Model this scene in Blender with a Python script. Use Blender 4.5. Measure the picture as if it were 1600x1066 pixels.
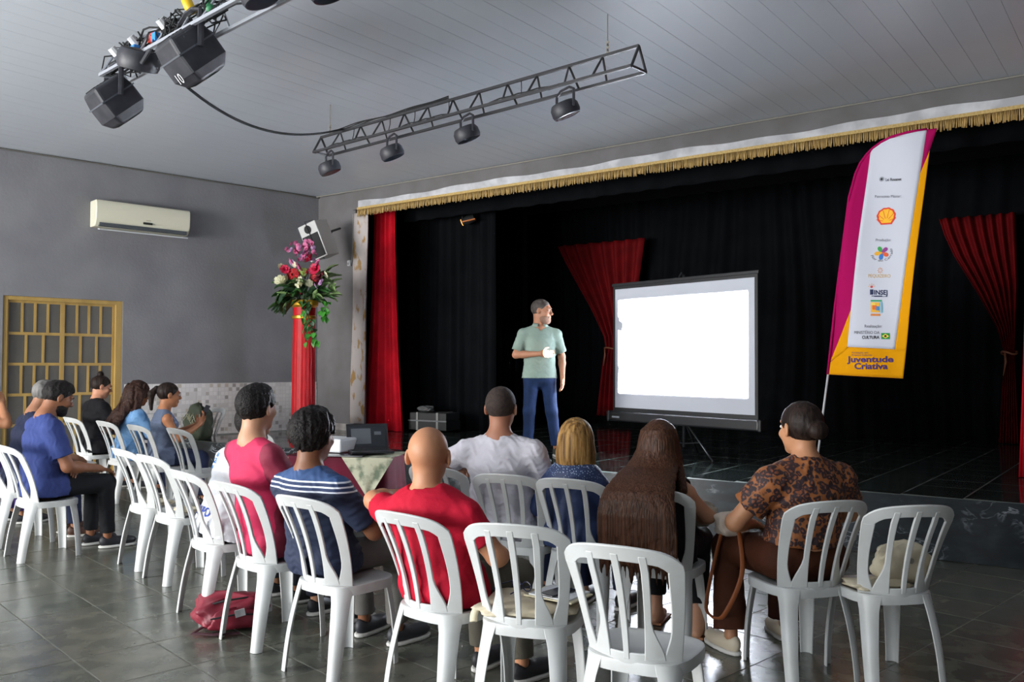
import bpy, bmesh, math, random
import numpy as np
from mathutils import Vector, Matrix, Euler
random.seed(7)
for o in list(bpy.data.objects): bpy.data.objects.remove(o)
scene = bpy.context.scene
COL = scene.collection
PI = math.pi

# ------------------------------------------------------------------ camera
cam_d = bpy.data.cameras.new('camera'); cam = bpy.data.objects.new('camera', cam_d); COL.objects.link(cam)
cam_d.sensor_width = 36; cam_d.lens = 30.35; cam_d.clip_end = 200
cam.matrix_world = Matrix.Translation((0, 0, 1.518)) @ Matrix.Rotation(math.radians(91.519), 4, 'X') @ Matrix.Rotation(math.radians(.233), 4, 'Z')
scene.camera = cam
# ------------------------------------------------------------------ world, daylight, added ceiling fill, exposure
w = bpy.data.worlds.new('daylight'); scene.world = w; w.use_nodes = True
w.node_tree.nodes['Background'].inputs[0].default_value = (.80, .90, 1.0, 1)
w.node_tree.nodes['Background'].inputs[1].default_value = .12
def area(name, loc, target, sx, sy, power, col=(1, 1, 1)):
    d = bpy.data.lights.new(name, 'AREA'); d.shape = 'RECTANGLE'; d.size = sx; d.size_y = sy; d.energy = power; d.color = col
    o = bpy.data.objects.new(name, d); COL.objects.link(o); o.location = loc
    o.rotation_euler = (Vector(target) - Vector(loc)).to_track_quat('-Z', 'Y').to_euler(); return o
area('window_daylight', (-10.5, 2.0, 2.2), (0.0, 11.0, 2.6), 3.6, 2.6, 1250, (1, .98, .95))
area('ceiling_fill', (-6.8, -1.2, .12), (-2.0, 5.0, 4.16), 6.0, 4.0, 1450, (.94, .98, 1))  # added low area light tilted up to brighten the ceiling, no visible source
vs = scene.view_settings
vs.view_transform = 'Standard'; vs.look = 'None'; vs.exposure = 0.0; vs.gamma = 1.0; vs.use_curve_mapping = False

# ------------------------------------------------------------------ helpers
def lin(h):
    h = h.lstrip('#'); v = [int(h[i:i+2], 16)/255 for i in (0, 2, 4)]
    return tuple(x/12.92 if x <= .04045 else ((x+.055)/1.055)**2.4 for x in v) + (1,)
MATS = {}
def mat(name, col, rough=.6, metal=0, var=None, vscale=6, vdetail=4, bump=0, bscale=40, spec=.5, coords='Object', stretch=(1, 1, 1), sheen=0, emit=None, estr=0, contrast=(.35, .65), trans=0, alpha=1, coat=0, sss=0):
    if name in MATS: return MATS[name]
    m = bpy.data.materials.new(name); m.use_nodes = True; nt = m.node_tree; b = nt.nodes['Principled BSDF']
    c = lin(col) if isinstance(col, str) else tuple(col)+(1,)
    b.inputs['Base Color'].default_value = c; b.inputs['Roughness'].default_value = rough; b.inputs['Metallic'].default_value = metal
    b.inputs['Specular IOR Level'].default_value = spec
    if sheen: b.inputs['Sheen Weight'].default_value = sheen
    if coat: b.inputs['Coat Weight'].default_value = coat; b.inputs['Coat Roughness'].default_value = .1
    if trans: b.inputs['Transmission Weight'].default_value = trans
    if sss: b.inputs['Subsurface Weight'].default_value = sss; b.inputs['Subsurface Radius'].default_value = (.01, .004, .002)
    if emit: b.inputs['Emission Color'].default_value = lin(emit); b.inputs['Emission Strength'].default_value = estr
    if var or bump:
        tc = nt.nodes.new('ShaderNodeTexCoord'); mp = nt.nodes.new('ShaderNodeMapping'); mp.inputs['Scale'].default_value = stretch
        nt.links.new(tc.outputs[coords], mp.inputs[0])
    if var:
        n = nt.nodes.new('ShaderNodeTexNoise'); n.inputs['Scale'].default_value = vscale; n.inputs['Detail'].default_value = vdetail
        nt.links.new(mp.outputs[0], n.inputs[0])
        r = nt.nodes.new('ShaderNodeValToRGB'); r.color_ramp.elements[0].position = contrast[0]; r.color_ramp.elements[1].position = contrast[1]
        r.color_ramp.elements[0].color = c; r.color_ramp.elements[1].color = lin(var) if isinstance(var, str) else tuple(var)+(1,)
        nt.links.new(n.outputs[0], r.inputs[0]); nt.links.new(r.outputs[0], b.inputs['Base Color'])
    if bump:
        n2 = nt.nodes.new('ShaderNodeTexNoise'); n2.inputs['Scale'].default_value = bscale; n2.inputs['Detail'].default_value = 3
        nt.links.new(mp.outputs[0], n2.inputs[0])
        bp = nt.nodes.new('ShaderNodeBump'); bp.inputs['Strength'].default_value = bump; bp.inputs['Distance'].default_value = .01
        nt.links.new(n2.outputs[0], bp.inputs['Height']); nt.links.new(bp.outputs[0], b.inputs['Normal'])
    MATS[name] = m; return m
def link(o, parent=None):
    COL.objects.link(o)
    if parent is not None: o.parent = parent
    return o
def tag(o, label=None, cat=None, group=None, kind=None):
    if label: o['label'] = label
    if cat: o['category'] = cat
    if group: o['group'] = group
    if kind: o['kind'] = kind
    return o
def thing(name, label, cat, loc=(0, 0, 0), rz=0, group=None):
    o = bpy.data.objects.new(name, None); o.empty_display_size = .1; COL.objects.link(o)
    o.location = loc; o.rotation_euler = (0, 0, rz); return tag(o, label, cat, group)
class MB:
    def __init__(s): s.v = []; s.f = []
    def add(s, vs, fs, M=None):
        k = len(s.v)
        s.v += [tuple(M @ Vector(p)) if M is not None else tuple(p) for p in vs]
        s.f += [tuple(i+k for i in f) for f in fs]; return s
    def box(s, x0, x1, y0, y1, z0, z1, M=None):
        return s.add([(x0,y0,z0),(x1,y0,z0),(x1,y1,z0),(x0,y1,z0),(x0,y0,z1),(x1,y0,z1),(x1,y1,z1),(x0,y1,z1)],
                     [(0,3,2,1),(4,5,6,7),(0,1,5,4),(1,2,6,5),(2,3,7,6),(3,0,4,7)], M)
    def tube(s, pts, r, n=8, cap=True, flat=1.0):
        pts = [Vector(p) for p in pts]; rr = r if hasattr(r, '__len__') else [r]*len(pts)
        rings = []; up0 = None
        for i, p in enumerate(pts):
            t = (pts[min(i+1, len(pts)-1)] - pts[max(i-1, 0)])
            t = t.normalized() if t.length > 1e-9 else Vector((0, 0, 1))
            if up0 is None: up0 = Vector((0, 0, 1)) if abs(t.z) < .9 else Vector((0, 1, 0))
            a = t.cross(up0); a = a.normalized() if a.length > 1e-6 else Vector((1, 0, 0)); b = a.cross(t).normalized(); up0 = b
            rings.append([p + a*(math.cos(2*PI*k/n)*rr[i]) + b*(math.sin(2*PI*k/n)*rr[i]*flat) for k in range(n)])
        vs = [q for rg in rings for q in rg]; fs = []
        for i in range(len(pts)-1):
            for k in range(n):
                fs.append((i*n+k, i*n+(k+1) % n, (i+1)*n+(k+1) % n, (i+1)*n+k))
        if cap: fs.append(tuple(range(n-1, -1, -1))); fs.append(tuple((len(pts)-1)*n+k for k in range(n)))
        return s.add(vs, fs)
    def lathe(s, prof, n=24, M=None, cap=True, rad=None):
        vs = []; fs = []
        for (r, z) in prof:
            for k in range(n):
                q = r*(rad(k/n, z) if rad else 1); vs.append((q*math.cos(2*PI*k/n), q*math.sin(2*PI*k/n), z))
        for i in range(len(prof)-1):
            for k in range(n): fs.append((i*n+k, i*n+(k+1) % n, (i+1)*n+(k+1) % n, (i+1)*n+k))
        if cap: fs.append(tuple(range(n-1, -1, -1))); fs.append(tuple((len(prof)-1)*n+k for k in range(n)))
        return s.add(vs, fs, M)
    def grid(s, fn, nu, nv, M=None):
        vs = [fn(i/nu, j/nv) for j in range(nv+1) for i in range(nu+1)]
        fs = [(j*(nu+1)+i, j*(nu+1)+i+1, (j+1)*(nu+1)+i+1, (j+1)*(nu+1)+i) for j in range(nv) for i in range(nu)]
        return s.add(vs, fs, M)
    def slab(s, fn, nu, nv, off, M=None):     # two-sided sheet: fn(u,v) front, off = thickness vector
        off = Vector(off); a = [Vector(fn(i/nu, j/nv)) for j in range(nv+1) for i in range(nu+1)]; n = len(a)
        vs = a + [p+off for p in a]; fs = []; W = nu+1
        for j in range(nv):
            for i in range(nu):
                q = (j*W+i, j*W+i+1, (j+1)*W+i+1, (j+1)*W+i); fs.append(q); fs.append(tuple(k+n for k in reversed(q)))
        bd = [i for i in range(W)] + [j*W+nu for j in range(1, nv+1)] + [nv*W+i for i in range(nu-1, -1, -1)] + [j*W for j in range(nv-1, 0, -1)]
        for k in range(len(bd)):
            p, q = bd[k], bd[(k+1) % len(bd)]; fs.append((q, p, p+n, q+n))
        return s.add(vs, fs, M)
    def prism(s, poly, y0, y1, M=None):       # polygon in x,z extruded along y
        n = len(poly); vs = [(x, y0, z) for x, z in poly] + [(x, y1, z) for x, z in poly]
        fs = [tuple(range(n)), tuple(range(2*n-1, n-1, -1))] + [((k+1) % n, k, k+n, (k+1) % n+n) for k in range(n)]
        return s.add(vs, fs, M)
    def ball(s, c, r, nu=12, nv=8, M=None):
        r = r if hasattr(r, '__len__') else (r, r, r); vs = []; fs = []
        for j in range(nv+1):
            a = -PI/2+PI*j/nv
            for i in range(nu):
                b = 2*PI*i/nu; vs.append((c[0]+r[0]*math.cos(a)*math.cos(b), c[1]+r[1]*math.cos(a)*math.sin(b), c[2]+r[2]*math.sin(a)))
        for j in range(nv):
            for i in range(nu): fs.append((j*nu+i, j*nu+(i+1) % nu, (j+1)*nu+(i+1) % nu, (j+1)*nu+i))
        return s.add(vs, fs, M)
    def mesh(s, name):
        me = bpy.data.meshes.new(name); me.from_pydata(s.v, [], s.f); me.update(); return me
    def build(s, name, m, parent=None, smooth=False, bevel=0, seg=2, subsurf=0, weld=False, label=None, kind=None):
        me = s.mesh(name)
        if weld:
            bm = bmesh.new(); bm.from_mesh(me); bmesh.ops.remove_doubles(bm, verts=bm.verts, dist=1e-5); bmesh.ops.recalc_face_normals(bm, faces=bm.faces); bm.to_mesh(me); bm.free()
        if m is not None: me.materials.append(m)
        o = bpy.data.objects.new(name, me); link(o, parent)
        if smooth:
            me.shade_smooth()
            if smooth != True: me.set_sharp_from_angle(angle=math.radians(smooth))
        if bevel:
            b = o.modifiers.new('bevel', 'BEVEL'); b.width = bevel; b.segments = seg; b.limit_method = 'ANGLE'; b.angle_limit = math.radians(40)
        if subsurf: q = o.modifiers.new('sub', 'SUBSURF'); q.levels = subsurf; q.render_levels = subsurf
        if label: o['label'] = label
        if kind: o['kind'] = kind
        return o
def spline(pts, n=6):
    P = [Vector(q) for q in pts]; P = [P[0]*2-P[1]]+P+[P[-1]*2-P[-2]]; out = []
    for i in range(1, len(P)-2):
        for k in range(n):
            t = k/n; a, b, c, d = P[i-1:i+3]; out.append(.5*(2*b+(c-a)*t+(2*a-5*b+4*c-d)*t*t+(3*b-3*c+d-a)*t**3))
    return out+[P[-2]]
def copy_tree(o, parent=None):
    c = o.copy(); COL.objects.link(c); c.parent = parent
    for ch in list(o.children): copy_tree(ch, c)
    return c
def text_polys(txt, size, bold=0):
    cu = bpy.data.curves.new('txt', 'FONT'); cu.body = txt; cu.size = size; cu.align_x = 'LEFT'; cu.offset = bold; cu.resolution_u = 3
    o = bpy.data.objects.new('txt', cu); COL.objects.link(o); dg = bpy.context.evaluated_depsgraph_get()
    me = bpy.data.meshes.new_from_object(o.evaluated_get(dg)); vs = [tuple(v.co) for v in me.vertices]; fs = [tuple(p.vertices) for p in me.polygons]
    bpy.data.objects.remove(o); bpy.data.curves.remove(cu); bpy.data.meshes.remove(me); return vs, fs

# ------------------------------------------------------------------ the room
CX, CY, ZC = -3.085, 13.67, 4.16              # corner of side wall and stage wall, ceiling height
SR, LR = math.radians(-37.3), math.radians(43.72)
STG = Matrix.Translation((CX, CY, 0)) @ Matrix.Rotation(SR, 4, 'Z')      # x along the stage, y into the stage
LWF = Matrix.Translation((CX, CY, 0)) @ Matrix.Rotation(LR, 4, 'Z')      # x along the side wall, -y into the room
SZ = .49                                       # stage height
def place(o, F, x=0, y=0, z=0, rz=0):
    o.matrix_basis = F @ Matrix.Translation((x, y, z)) @ Matrix.Rotation(rz, 4, 'Z'); return o
def struct(o): o['kind'] = 'structure'; return o

M_wall = mat('grey_stucco', '#77777a', .8, var='#6a6a6e', vscale=1.6, vdetail=8, bump=.25, bscale=30)
M_gray2 = mat('grey_paint', '#6e6c6e', .75, var='#62605f', vscale=2.5, vdetail=6, bump=.1, bscale=25)
M_ceil = mat('pvc_panel', '#cdd3dc', .36, var='#c4cad4', vscale=.7, spec=.6)
M_grout = mat('grout', '#63635a', .6)
M_tile = mat('slate', (.128, .134, .106), .24, var=(.058, .064, .052), vscale=6, vdetail=10, bump=.16, bscale=11, spec=.8, contrast=(.36, .66))
M_tile2 = mat('slate_worn', (.138, .136, .108), .27, var=(.072, .076, .060), vscale=5, vdetail=10, bump=.18, bscale=10, spec=.8, contrast=(.36, .66))
M_stile = mat('stage_slate', (.020, .027, .025), .10, var=(.034, .042, .040), vscale=4, vdetail=6, spec=.5, bump=.05, bscale=8)
M_sgrout = mat('stage_grout', '#666e69', .5)
M_black = mat('black_drape', (.0026, .0032, .0045), .9, var=(.0042, .005, .0065), vscale=3, spec=.1)
M_dark = mat('dark_paint', (.006, .007, .008), .8)
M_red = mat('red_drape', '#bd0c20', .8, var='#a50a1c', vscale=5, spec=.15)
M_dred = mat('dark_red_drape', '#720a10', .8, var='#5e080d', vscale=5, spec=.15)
M_white = mat('white_paint', '#d5d5d6', .5, var='#bcbcc0', vscale=8)

# floor: base slab, slate tiles laid along the side wall
FT, FL = .415, .483
fl = struct(place(MB().box(-14, .2, -17, .3, -.12, -.0025).build('floor', M_grout), LWF))
tm = []
for m in (M_tile, M_tile2):
    b = MB(); g = .003; e = .002
    b.add([(-FT/2+g, -FL/2+g, -.02), (FT/2-g, -FL/2+g, -.02), (FT/2-g, FL/2-g, -.02), (-FT/2+g, FL/2-g, -.02),
           (-FT/2+g, -FL/2+g, -e), (FT/2-g, -FL/2+g, -e), (FT/2-g, FL/2-g, -e), (-FT/2+g, FL/2-g, -e),
           (-FT/2+g+e, -FL/2+g+e, 0), (FT/2-g-e, -FL/2+g+e, 0), (FT/2-g-e, FL/2-g-e, 0), (-FT/2+g+e, FL/2-g-e, 0)],
          [(0,1,5,4),(1,2,6,5),(2,3,7,6),(3,0,4,7),(4,5,9,8),(5,6,10,9),(6,7,11,10),(7,4,8,11),(8,9,10,11)])
    me = b.mesh('tile'); me.materials.append(m); tm.append((me, b))
cells = []
for i in range(-34, 1):
    for j in range(0, 36):
        x = -5.347+FT*(i+12.5); y = -(5.81+FL*(j-12.5))
        if x > .1 or y > .15 or x < -13.8: continue
        p = LWF @ Vector((x, y, 0)); inn = p.y > 1.5 and abs(p.x/p.y) < .66 and p.y > 3.2
        cells.append((0 if inn else 1, p.y if inn else p.length, x, y))
cells.sort()
rest = MB(); rnd = random.Random(3)
for k, (a, d, x, y) in enumerate(cells):
    mi = 0 if rnd.random() < .6 else 1; z = rnd.uniform(-.0012, 0); tx, ty = rnd.uniform(-.0012, .0012), rnd.uniform(-.0012, .0012)
    if k < 300:
        o = bpy.data.objects.new('tile', tm[mi][0]); link(o, fl); o.location = (x, y, z); o.rotation_euler = (tx, ty, 0)
    else: rest.add(tm[0][1].v, tm[0][1].f, Matrix.Translation((x, y, z)))
tag(rest.build('tile', M_tile, fl), kind='stuff')

# side wall with its door opening
DX0, DX1, DZ = -4.41, -2.98, 2.34
wl = MB(); wl.box(-14, DX0, 0, .22, 0, ZC+.1); wl.box(DX1, .25, 0, .22, 0, ZC+.1); wl.box(DX0, DX1, 0, .22, DZ, ZC+.1)
wall_left = struct(place(wl.build('wall_left', M_wall), LWF))
def dado_mat():
    m = bpy.data.materials.new('mosaic_print_tile'); m.use_nodes = True; nt = m.node_tree; b = nt.nodes['Principled BSDF']; b.inputs['Roughness'].default_value = .3
    N = lambda t: nt.nodes.new(t); L = nt.links.new
    g = N('ShaderNodeNewGeometry'); mp = N('ShaderNodeMapping'); mp.vector_type = 'POINT'
    mp.inputs['Rotation'].default_value = (0, 0, -LR); mp.inputs['Scale'].default_value = (1/.058, 1/.058, 1/.058); L(g.outputs['Position'], mp.inputs[0])
    s = N('ShaderNodeSeparateXYZ'); L(mp.outputs[0], s.inputs[0])
    def fl(x):
        q = N('ShaderNodeMath'); q.operation = 'FLOOR'; L(x, q.inputs[0]); return q.outputs[0]
    def fr(x):
        q = N('ShaderNodeMath'); q.operation = 'FRACT'; L(x, q.inputs[0]); return q.outputs[0]
    c = N('ShaderNodeCombineXYZ'); L(fl(s.outputs[0]), c.inputs[0]); L(fl(s.outputs[2]), c.inputs[1])
    wn = N('ShaderNodeTexWhiteNoise'); wn.noise_dimensions = '2D'; L(c.outputs[0], wn.inputs['Vector'])
    r = N('ShaderNodeValToRGB'); r.color_ramp.interpolation = 'CONSTANT'; cr = r.color_ramp
    cr.elements[0].color = lin('#d6d3d2'); cr.elements[1].position = .45; cr.elements[1].color = lin('#cac7c6')
    for p, h in ((.68, '#dcd9d8'), (.80, '#ada8a2'), (.88, '#b8b0a3'), (.95, '#989492')):
        e = cr.elements.new(p); e.color = lin(h)
    L(wn.outputs['Value'], r.inputs[0])
    mx = N('ShaderNodeMix'); mx.data_type = 'RGBA'; mx.inputs['B'].default_value = lin('#cbc8c7'); L(r.outputs[0], mx.inputs['A'])
    def edge(x):
        a = N('ShaderNodeMath'); a.operation = 'SUBTRACT'; L(fr(x), a.inputs[0]); a.inputs[1].default_value = .5
        q = N('ShaderNodeMath'); q.operation = 'ABSOLUTE'; L(a.outputs[0], q.inputs[0]); t = N('ShaderNodeMath'); t.operation = 'GREATER_THAN'; L(q.outputs[0], t.inputs[0]); t.inputs[1].default_value = .42; return t.outputs[0]
    q = N('ShaderNodeMath'); q.operation = 'MAXIMUM'; L(edge(s.outputs[0]), q.inputs[0]); L(edge(s.outputs[2]), q.inputs[1]); L(q.outputs[0], mx.inputs['Factor'])
    L(mx.outputs['Result'], b.inputs['Base Color']); return m
M_dado = dado_mat()
tw, th = .33, .408
def dado_tile(x0, x1, z0, z1):
    o = MB().box(x0+.0015, x1-.0015, -.012, .0, z0+.0015, z1-.0015).build('tile', M_dado, wall_left); return o
for j in range(3):
    x = DX1+.03
    while x < -.02: dado_tile(x, min(x+tw, -.005), j*th, (j+1)*th); x += tw
    x = DX0-.03
    while x > -9.5: dado_tile(x-tw, x, j*th, (j+1)*th); x -= tw
struct(place(MB().tube([(-14, -.02, ZC-.015), (-6, -.02, ZC-.012), (0, -.02, ZC-.02)], .012, 6).build('trim_1', mat('old_cord', '#5a5854', .8)), LWF))
# door in the side wall
M_dwood = mat('ochre_door', '#a88a4c', .45, var='#967a42', vscale=9, stretch=(1, 1, .2))
M_glass = mat('frosted_pane', '#55524c', .35, var='#4c4a47', vscale=2, spec=.4)
door = bpy.data.objects.new('door_1', None); COL.objects.link(door); struct(door); place(door, LWF, DX0, 0, 0)
DW = DX1-DX0
f = MB(); f.box(0, .06, .02, .16, 0, DZ); f.box(DW-.085, DW, .02, .16, 0, DZ); f.box(.06, DW-.085, .02, .16, DZ-.05, DZ)
f.build('door_frame', M_dwood, door, bevel=.004)
lw_ = (DW-.145)/2
for li in range(2):
    x0 = .06+li*lw_; x1 = x0+lw_; zt = DZ-.05
    leaf = MB(); leaf.box(x0, x0+.022, .06, .10, .01, zt); leaf.box(x1-.03, x1, .06, .10, .01, zt)
    leaf.box(x0, x1, .065, .095, zt-.03, zt); leaf = leaf.build('leaf', M_dwood, door)
    for r in range(6):
        za, zb = zt-.03-.385*(r+1), zt-.03-.385*r
        if r == 5: za = .03
        MB().box(x0+.02, x1-.028, .062, .098, za-.018, za+.018).build('rail', M_dwood, leaf)
        n = 4 if r % 2 == 0 else 3
        sp = (lw_-.05)/n
        for k in range(n):
            a = x0+.022+k*sp
            MB().box(a, a+sp, .076, .084, za, zb).build('pane', M_glass, leaf)
            if k: MB().box(a-.015, a+.015, .064, .096, za, zb).build('muntin', M_dwood, leaf)
MB().box(.06+lw_-.05, .06+lw_+.0, .045, .06, .98, 1.14).build('lock_plate', mat('brass', '#8a7440', .35, metal=.8), door)
struct(place(MB().box(DX0-.3, DX1+.3, .30, .34, -.1, 2.6).build('wall_behind_door', M_dark), LWF))

# air conditioner
M_ac = mat('aged_white_plastic', '#d6d3bf', .4)
ac = thing('air_conditioner', 'cream split air conditioner high on the grey side wall', 'air conditioner'); place(ac, LWF, -3.42, 0, 3.29)
def acprof(x):
    return [(0, .0), (-.16, .0), (-.2, .03), (-.235, .11), (-.245, .22), (-.24, .31), (-.215, .345), (0, .345)]
b = MB(); pr = acprof(0); n = len(pr)
vs = [(0, y, z) for y, z in pr] + [(1.245, y, z) for y, z in pr]
b.add(vs, [tuple(range(n)), tuple(range(2*n-1, n-1, -1))] + [((k+1) % n, k, k+n, (k+1) % n+n) for k in range(n)])
b.build('case', M_ac, ac, bevel=.012, seg=3, smooth=35)
MB().box(.05, 1.2, -.228, -.15, .004, .05, ).build('outlet_slot', mat('ac_dark', '#3b4044', .6), ac)
MB().box(.04, 1.21, -.252, -.18, -.012, .004, Matrix.Rotation(.16, 4, 'X')).build('louver', mat('ac_louver', '#b9bcc0', .4), ac, bevel=.003)
MB().box(.60, .72, -.249, -.235, .082, .11).build('display', mat('ac_display', '#20261f', .2), ac)
MB().box(.64, .7, -.2485, -.24, .135, .142).build('brand_mark', mat('ac_mark', '#a39a80', .4), ac)

# ceiling of narrow pvc panels running towards the stage
ce = struct(place(MB().box(-9, 13.2, -20, .1, ZC+.012, ZC+.12).build('ceiling', mat('ceiling_back', '#6d7076', .7)), STG))
pb = MB(); pw = .2; pb.box(-pw/2+.0012, pw/2-.0012, -20, .06, ZC, ZC+.011); pme = pb.mesh('panel'); pme.materials.append(M_ceil)
for k in range(111):
    o = bpy.data.objects.new('panel', pme); link(o, ce); o.location = (-9+pw*(k+.5), 0, random.uniform(0, .0008))

# stage wall: left pier, header, hidden side wall of the hall
def sbox(name, m, *a, **k): return struct(place(MB().box(*a).build(name, m, **k), STG))
sbox('wall_stage', M_gray2, -.6, .86, .0, .25, SZ-.2, ZC+.1)
sbox('wall_header', M_gray2, .84, 13.2, -.04, .22, 3.86, ZC+.1)
sbox('wall_right', M_gray2, 13.0, 13.2, -20, 7, 0, ZC+.1)
sbox('baseboard_stage', mat('pale_skirting', '#b1aca8', .6, var='#8f8a86', vscale=10), -.3, .86, -.015, .0, SZ, SZ+.1)
struct(place(MB().tube([(0, -.055, ZC-.012), (4, -.055, ZC-.02), (9, -.055, ZC-.012), (13, -.055, ZC-.015)], .009, 6).build('trim_2', mat('pale_cord', '#8b8880', .8)), STG))
tr = MB()
def trf(a, v):
    u = .98+a*12
    return (u, -.06, 3.862+(.105+.012*math.sin(u*2.3)+.008*math.sin(u*7.1))*v)
tr.slab(trf, 90, 1, (0, .02, 0)); struct(place(tr.build('trim_3', mat('white_wash', '#c9cacf', .7, var='#a6a7ac', vscale=5, vdetail=8)), STG))

# stage platform
def front(u): return -1.78+.1*(u-7.26)
M_sfront = bpy.data.materials.new('painted_marble'); M_sfront.use_nodes = True
nt = M_sfront.node_tree; bs = nt.nodes['Principled BSDF']; bs.inputs['Roughness'].default_value = .32
tc = nt.nodes.new('ShaderNodeTexCoord'); mp = nt.nodes.new('ShaderNodeMapping'); mp.inputs['Scale'].default_value = (1, 1, 2.2); nt.links.new(tc.outputs['Object'], mp.inputs[0])
n1 = nt.nodes.new('ShaderNodeTexNoise'); n1.inputs['Scale'].default_value = 3.2; n1.inputs['Detail'].default_value = 9; n1.inputs['Distortion'].default_value = 1.6; nt.links.new(mp.outputs[0], n1.inputs[0])
r1 = nt.nodes.new('ShaderNodeValToRGB'); e = r1.color_ramp.elements; e[0].position = .465; e[0].color = (0, 0, 0, 1); e[1].position = .53; e[1].color = (0, 0, 0, 1); q = e.new(.497); q.color = (1, 1, 1, 1); nt.links.new(n1.outputs[0], r1.inputs[0])
n2 = nt.nodes.new('ShaderNodeTexNoise'); n2.inputs['Scale'].default_value = 2.1; n2.inputs['Detail'].default_value = 5; nt.links.new(tc.outputs['Object'], n2.inputs[0])
r2 = nt.nodes.new('ShaderNodeValToRGB'); r2.color_ramp.elements[0].position = .48; r2.color_ramp.elements[1].position = .64; nt.links.new(n2.outputs[0], r2.inputs[0])
mu = nt.nodes.new('ShaderNodeMath'); mu.operation = 'MULTIPLY'; nt.links.new(r1.outputs[0], mu.inputs[0]); nt.links.new(r2.outputs[0], mu.inputs[1])
n3 = nt.nodes.new('ShaderNodeTexNoise'); n3.inputs['Scale'].default_value = 7; n3.inputs['Detail'].default_value = 8; nt.links.new(mp.outputs[0], n3.inputs[0])
r3 = nt.nodes.new('ShaderNodeValToRGB'); r3.color_ramp.elements[0].position = .4; r3.color_ramp.elements[0].color = (.006, .010, .014, 1); r3.color_ramp.elements[1].position = .72; r3.color_ramp.elements[1].color = (.022, .031, .039, 1); nt.links.new(n3.outputs[0], r3.inputs[0])
mx = nt.nodes.new('ShaderNodeMix'); mx.data_type = 'RGBA'; mx.inputs['B'].default_value = (.5, .54, .58, 1); nt.links.new(mu.outputs[0], mx.inputs['Factor']); nt.links.new(r3.outputs[0], mx.inputs['A']); nt.links.new(mx.outputs['Result'], bs.inputs['Base Color'])
poly = [(-.42, front(-.42)), (13, front(13)), (13, 6.8), (.8, 6.8), (0, 0)]
def polyslab(poly, z0, z1):
    b = MB(); n = len(poly); b.add([(x, y, z0) for x, y in poly]+[(x, y, z1) for x, y in poly], [tuple(range(n-1, -1, -1)), tuple(range(n, 2*n))]+[(k, (k+1) % n, (k+1) % n+n, k+n) for k in range(n)]); return b
stage_o = struct(place(polyslab(poly, 0, SZ-.002).build('stage_platform', M_sgrout), STG))
fr = MB(); fr.slab(lambda a, v: (-.42+a*13.4, front(-.42+a*13.4)-.012, .004+v*(SZ-.008)), 30, 2, (0, .012, 0)); fr.build('front_panel', M_sfront, stage_o)
SU, SW_ = .445, .5
stm = MB().box(-SU/2+.007, SU/2-.007, -SW_/2+.007, SW_/2-.007, -.012, 0).mesh('stage_tile'); stm.materials.append(M_stile)
far = MB()
cnt = 0
for j in range(-1, 17):
    for i in range(28):
        u = 9.455-SU/2-SU*(20-i); wq = -1.43+.25+SW_*(j-1)
        if u < -.1 or u > 12.9 or wq > 6.5: continue
        f_ = max(front(u-SU/2), front(u+SU/2))
        y0, y1 = wq-SW_/2+.004, wq+SW_/2-.004
        if y1 < f_+.02: continue
        if u < .3 and wq > -.3: continue
        if y0 < f_:
            MB().box(u-SU/2+.004, u+SU/2-.004, f_+.001, y1, SZ-.012, SZ).build('tile', M_stile, stage_o); cnt += 1
        elif wq < 3.6 and cnt < 290:
            o = bpy.data.objects.new('tile', stm); link(o, stage_o); o.location = (u, wq, SZ+random.uniform(-.0008, 0)); cnt += 1
        else: far.box(u-SU/2+.004, u+SU/2-.004, y0, y1, SZ-.012, SZ)
tag(far.build('tile', M_stile, stage_o), kind='stuff')
# black box of the stage
sbox('wall_stage_back', M_dark, .0, 13, 6.7, 6.9, 0, 4.6)
sbox('ceiling_stage', M_dark, -.6, 13.2, .22, 6.9, 4.4, 4.6)
sbox('wall_stage_left', M_dark, -.5, -.3, .2, 6.9, 0, 4.6)

# drapes
def curtain(name, label, m, u0, u1, w0, z0, z1, amp=.05, waves=8, w1=None, group=None, ph=0, flare=0, cat='curtain', seed=0):
    w1 = w0 if w1 is None else w1; rn = random.Random(seed); L = math.hypot(u1-u0, w1-w0); ns = max(16, int(waves*10))
    dx, dy = (u1-u0)/L, (w1-w0)/L; jit = [rn.uniform(.6, 1.3) for _ in range(40)]
    def fn(a, v):
        aa = a + .010*math.sin(v*3+a*20)
        s = math.sin(2*PI*waves*aa+ph+.5*math.sin(2*PI*a*3.1)); k = jit[int(a*waves) % 40]
        d = amp*k*s*(1-.25*v); e_ = (a-.5)*flare*(1-v)**1.6
        return (u0+dx*(a*L+e_)-dy*d, w0+dy*(a*L+e_)+dx*d, z0+(z1-z0)*v)
    b = MB(); b.slab(fn, ns, 10, (-dy*.008, dx*.008, 0)); o = b.build(name, m, None, smooth=True); place(o, STG); return tag(o, label, cat, group)
curtain('back_curtain', 'wide black pleated curtain across the back of the stage', M_black, -.2, 12.9, 4.35, SZ, 4.38, .06, 46, seed=1)
curtain('side_curtain', 'black wing curtain nearest the red front drape at stage left edge', M_black, .7, 2.6, 1.25, SZ, 4.38, .05, 9, seed=2, group='black wing curtains')
curtain('side_curtain', 'black wing curtain behind the presenter, second from the red front drape', M_black, .6, 2.2, 2.6, SZ, 4.38, .05, 9, seed=3, group='black wing curtains')
curtain('side_curtain', 'black side masking curtain running back along the far left of the stage', M_black, .25, .35, .6, SZ, 4.38, .05, 12, w1=4.2, seed=5, group='black wing curtains')
curtain('overhead_border', 'black border curtain hanging just behind the gold fringe', M_black, .95, 12.9, .75, 3.74, 4.38, .03, 30, seed=6)
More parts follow.
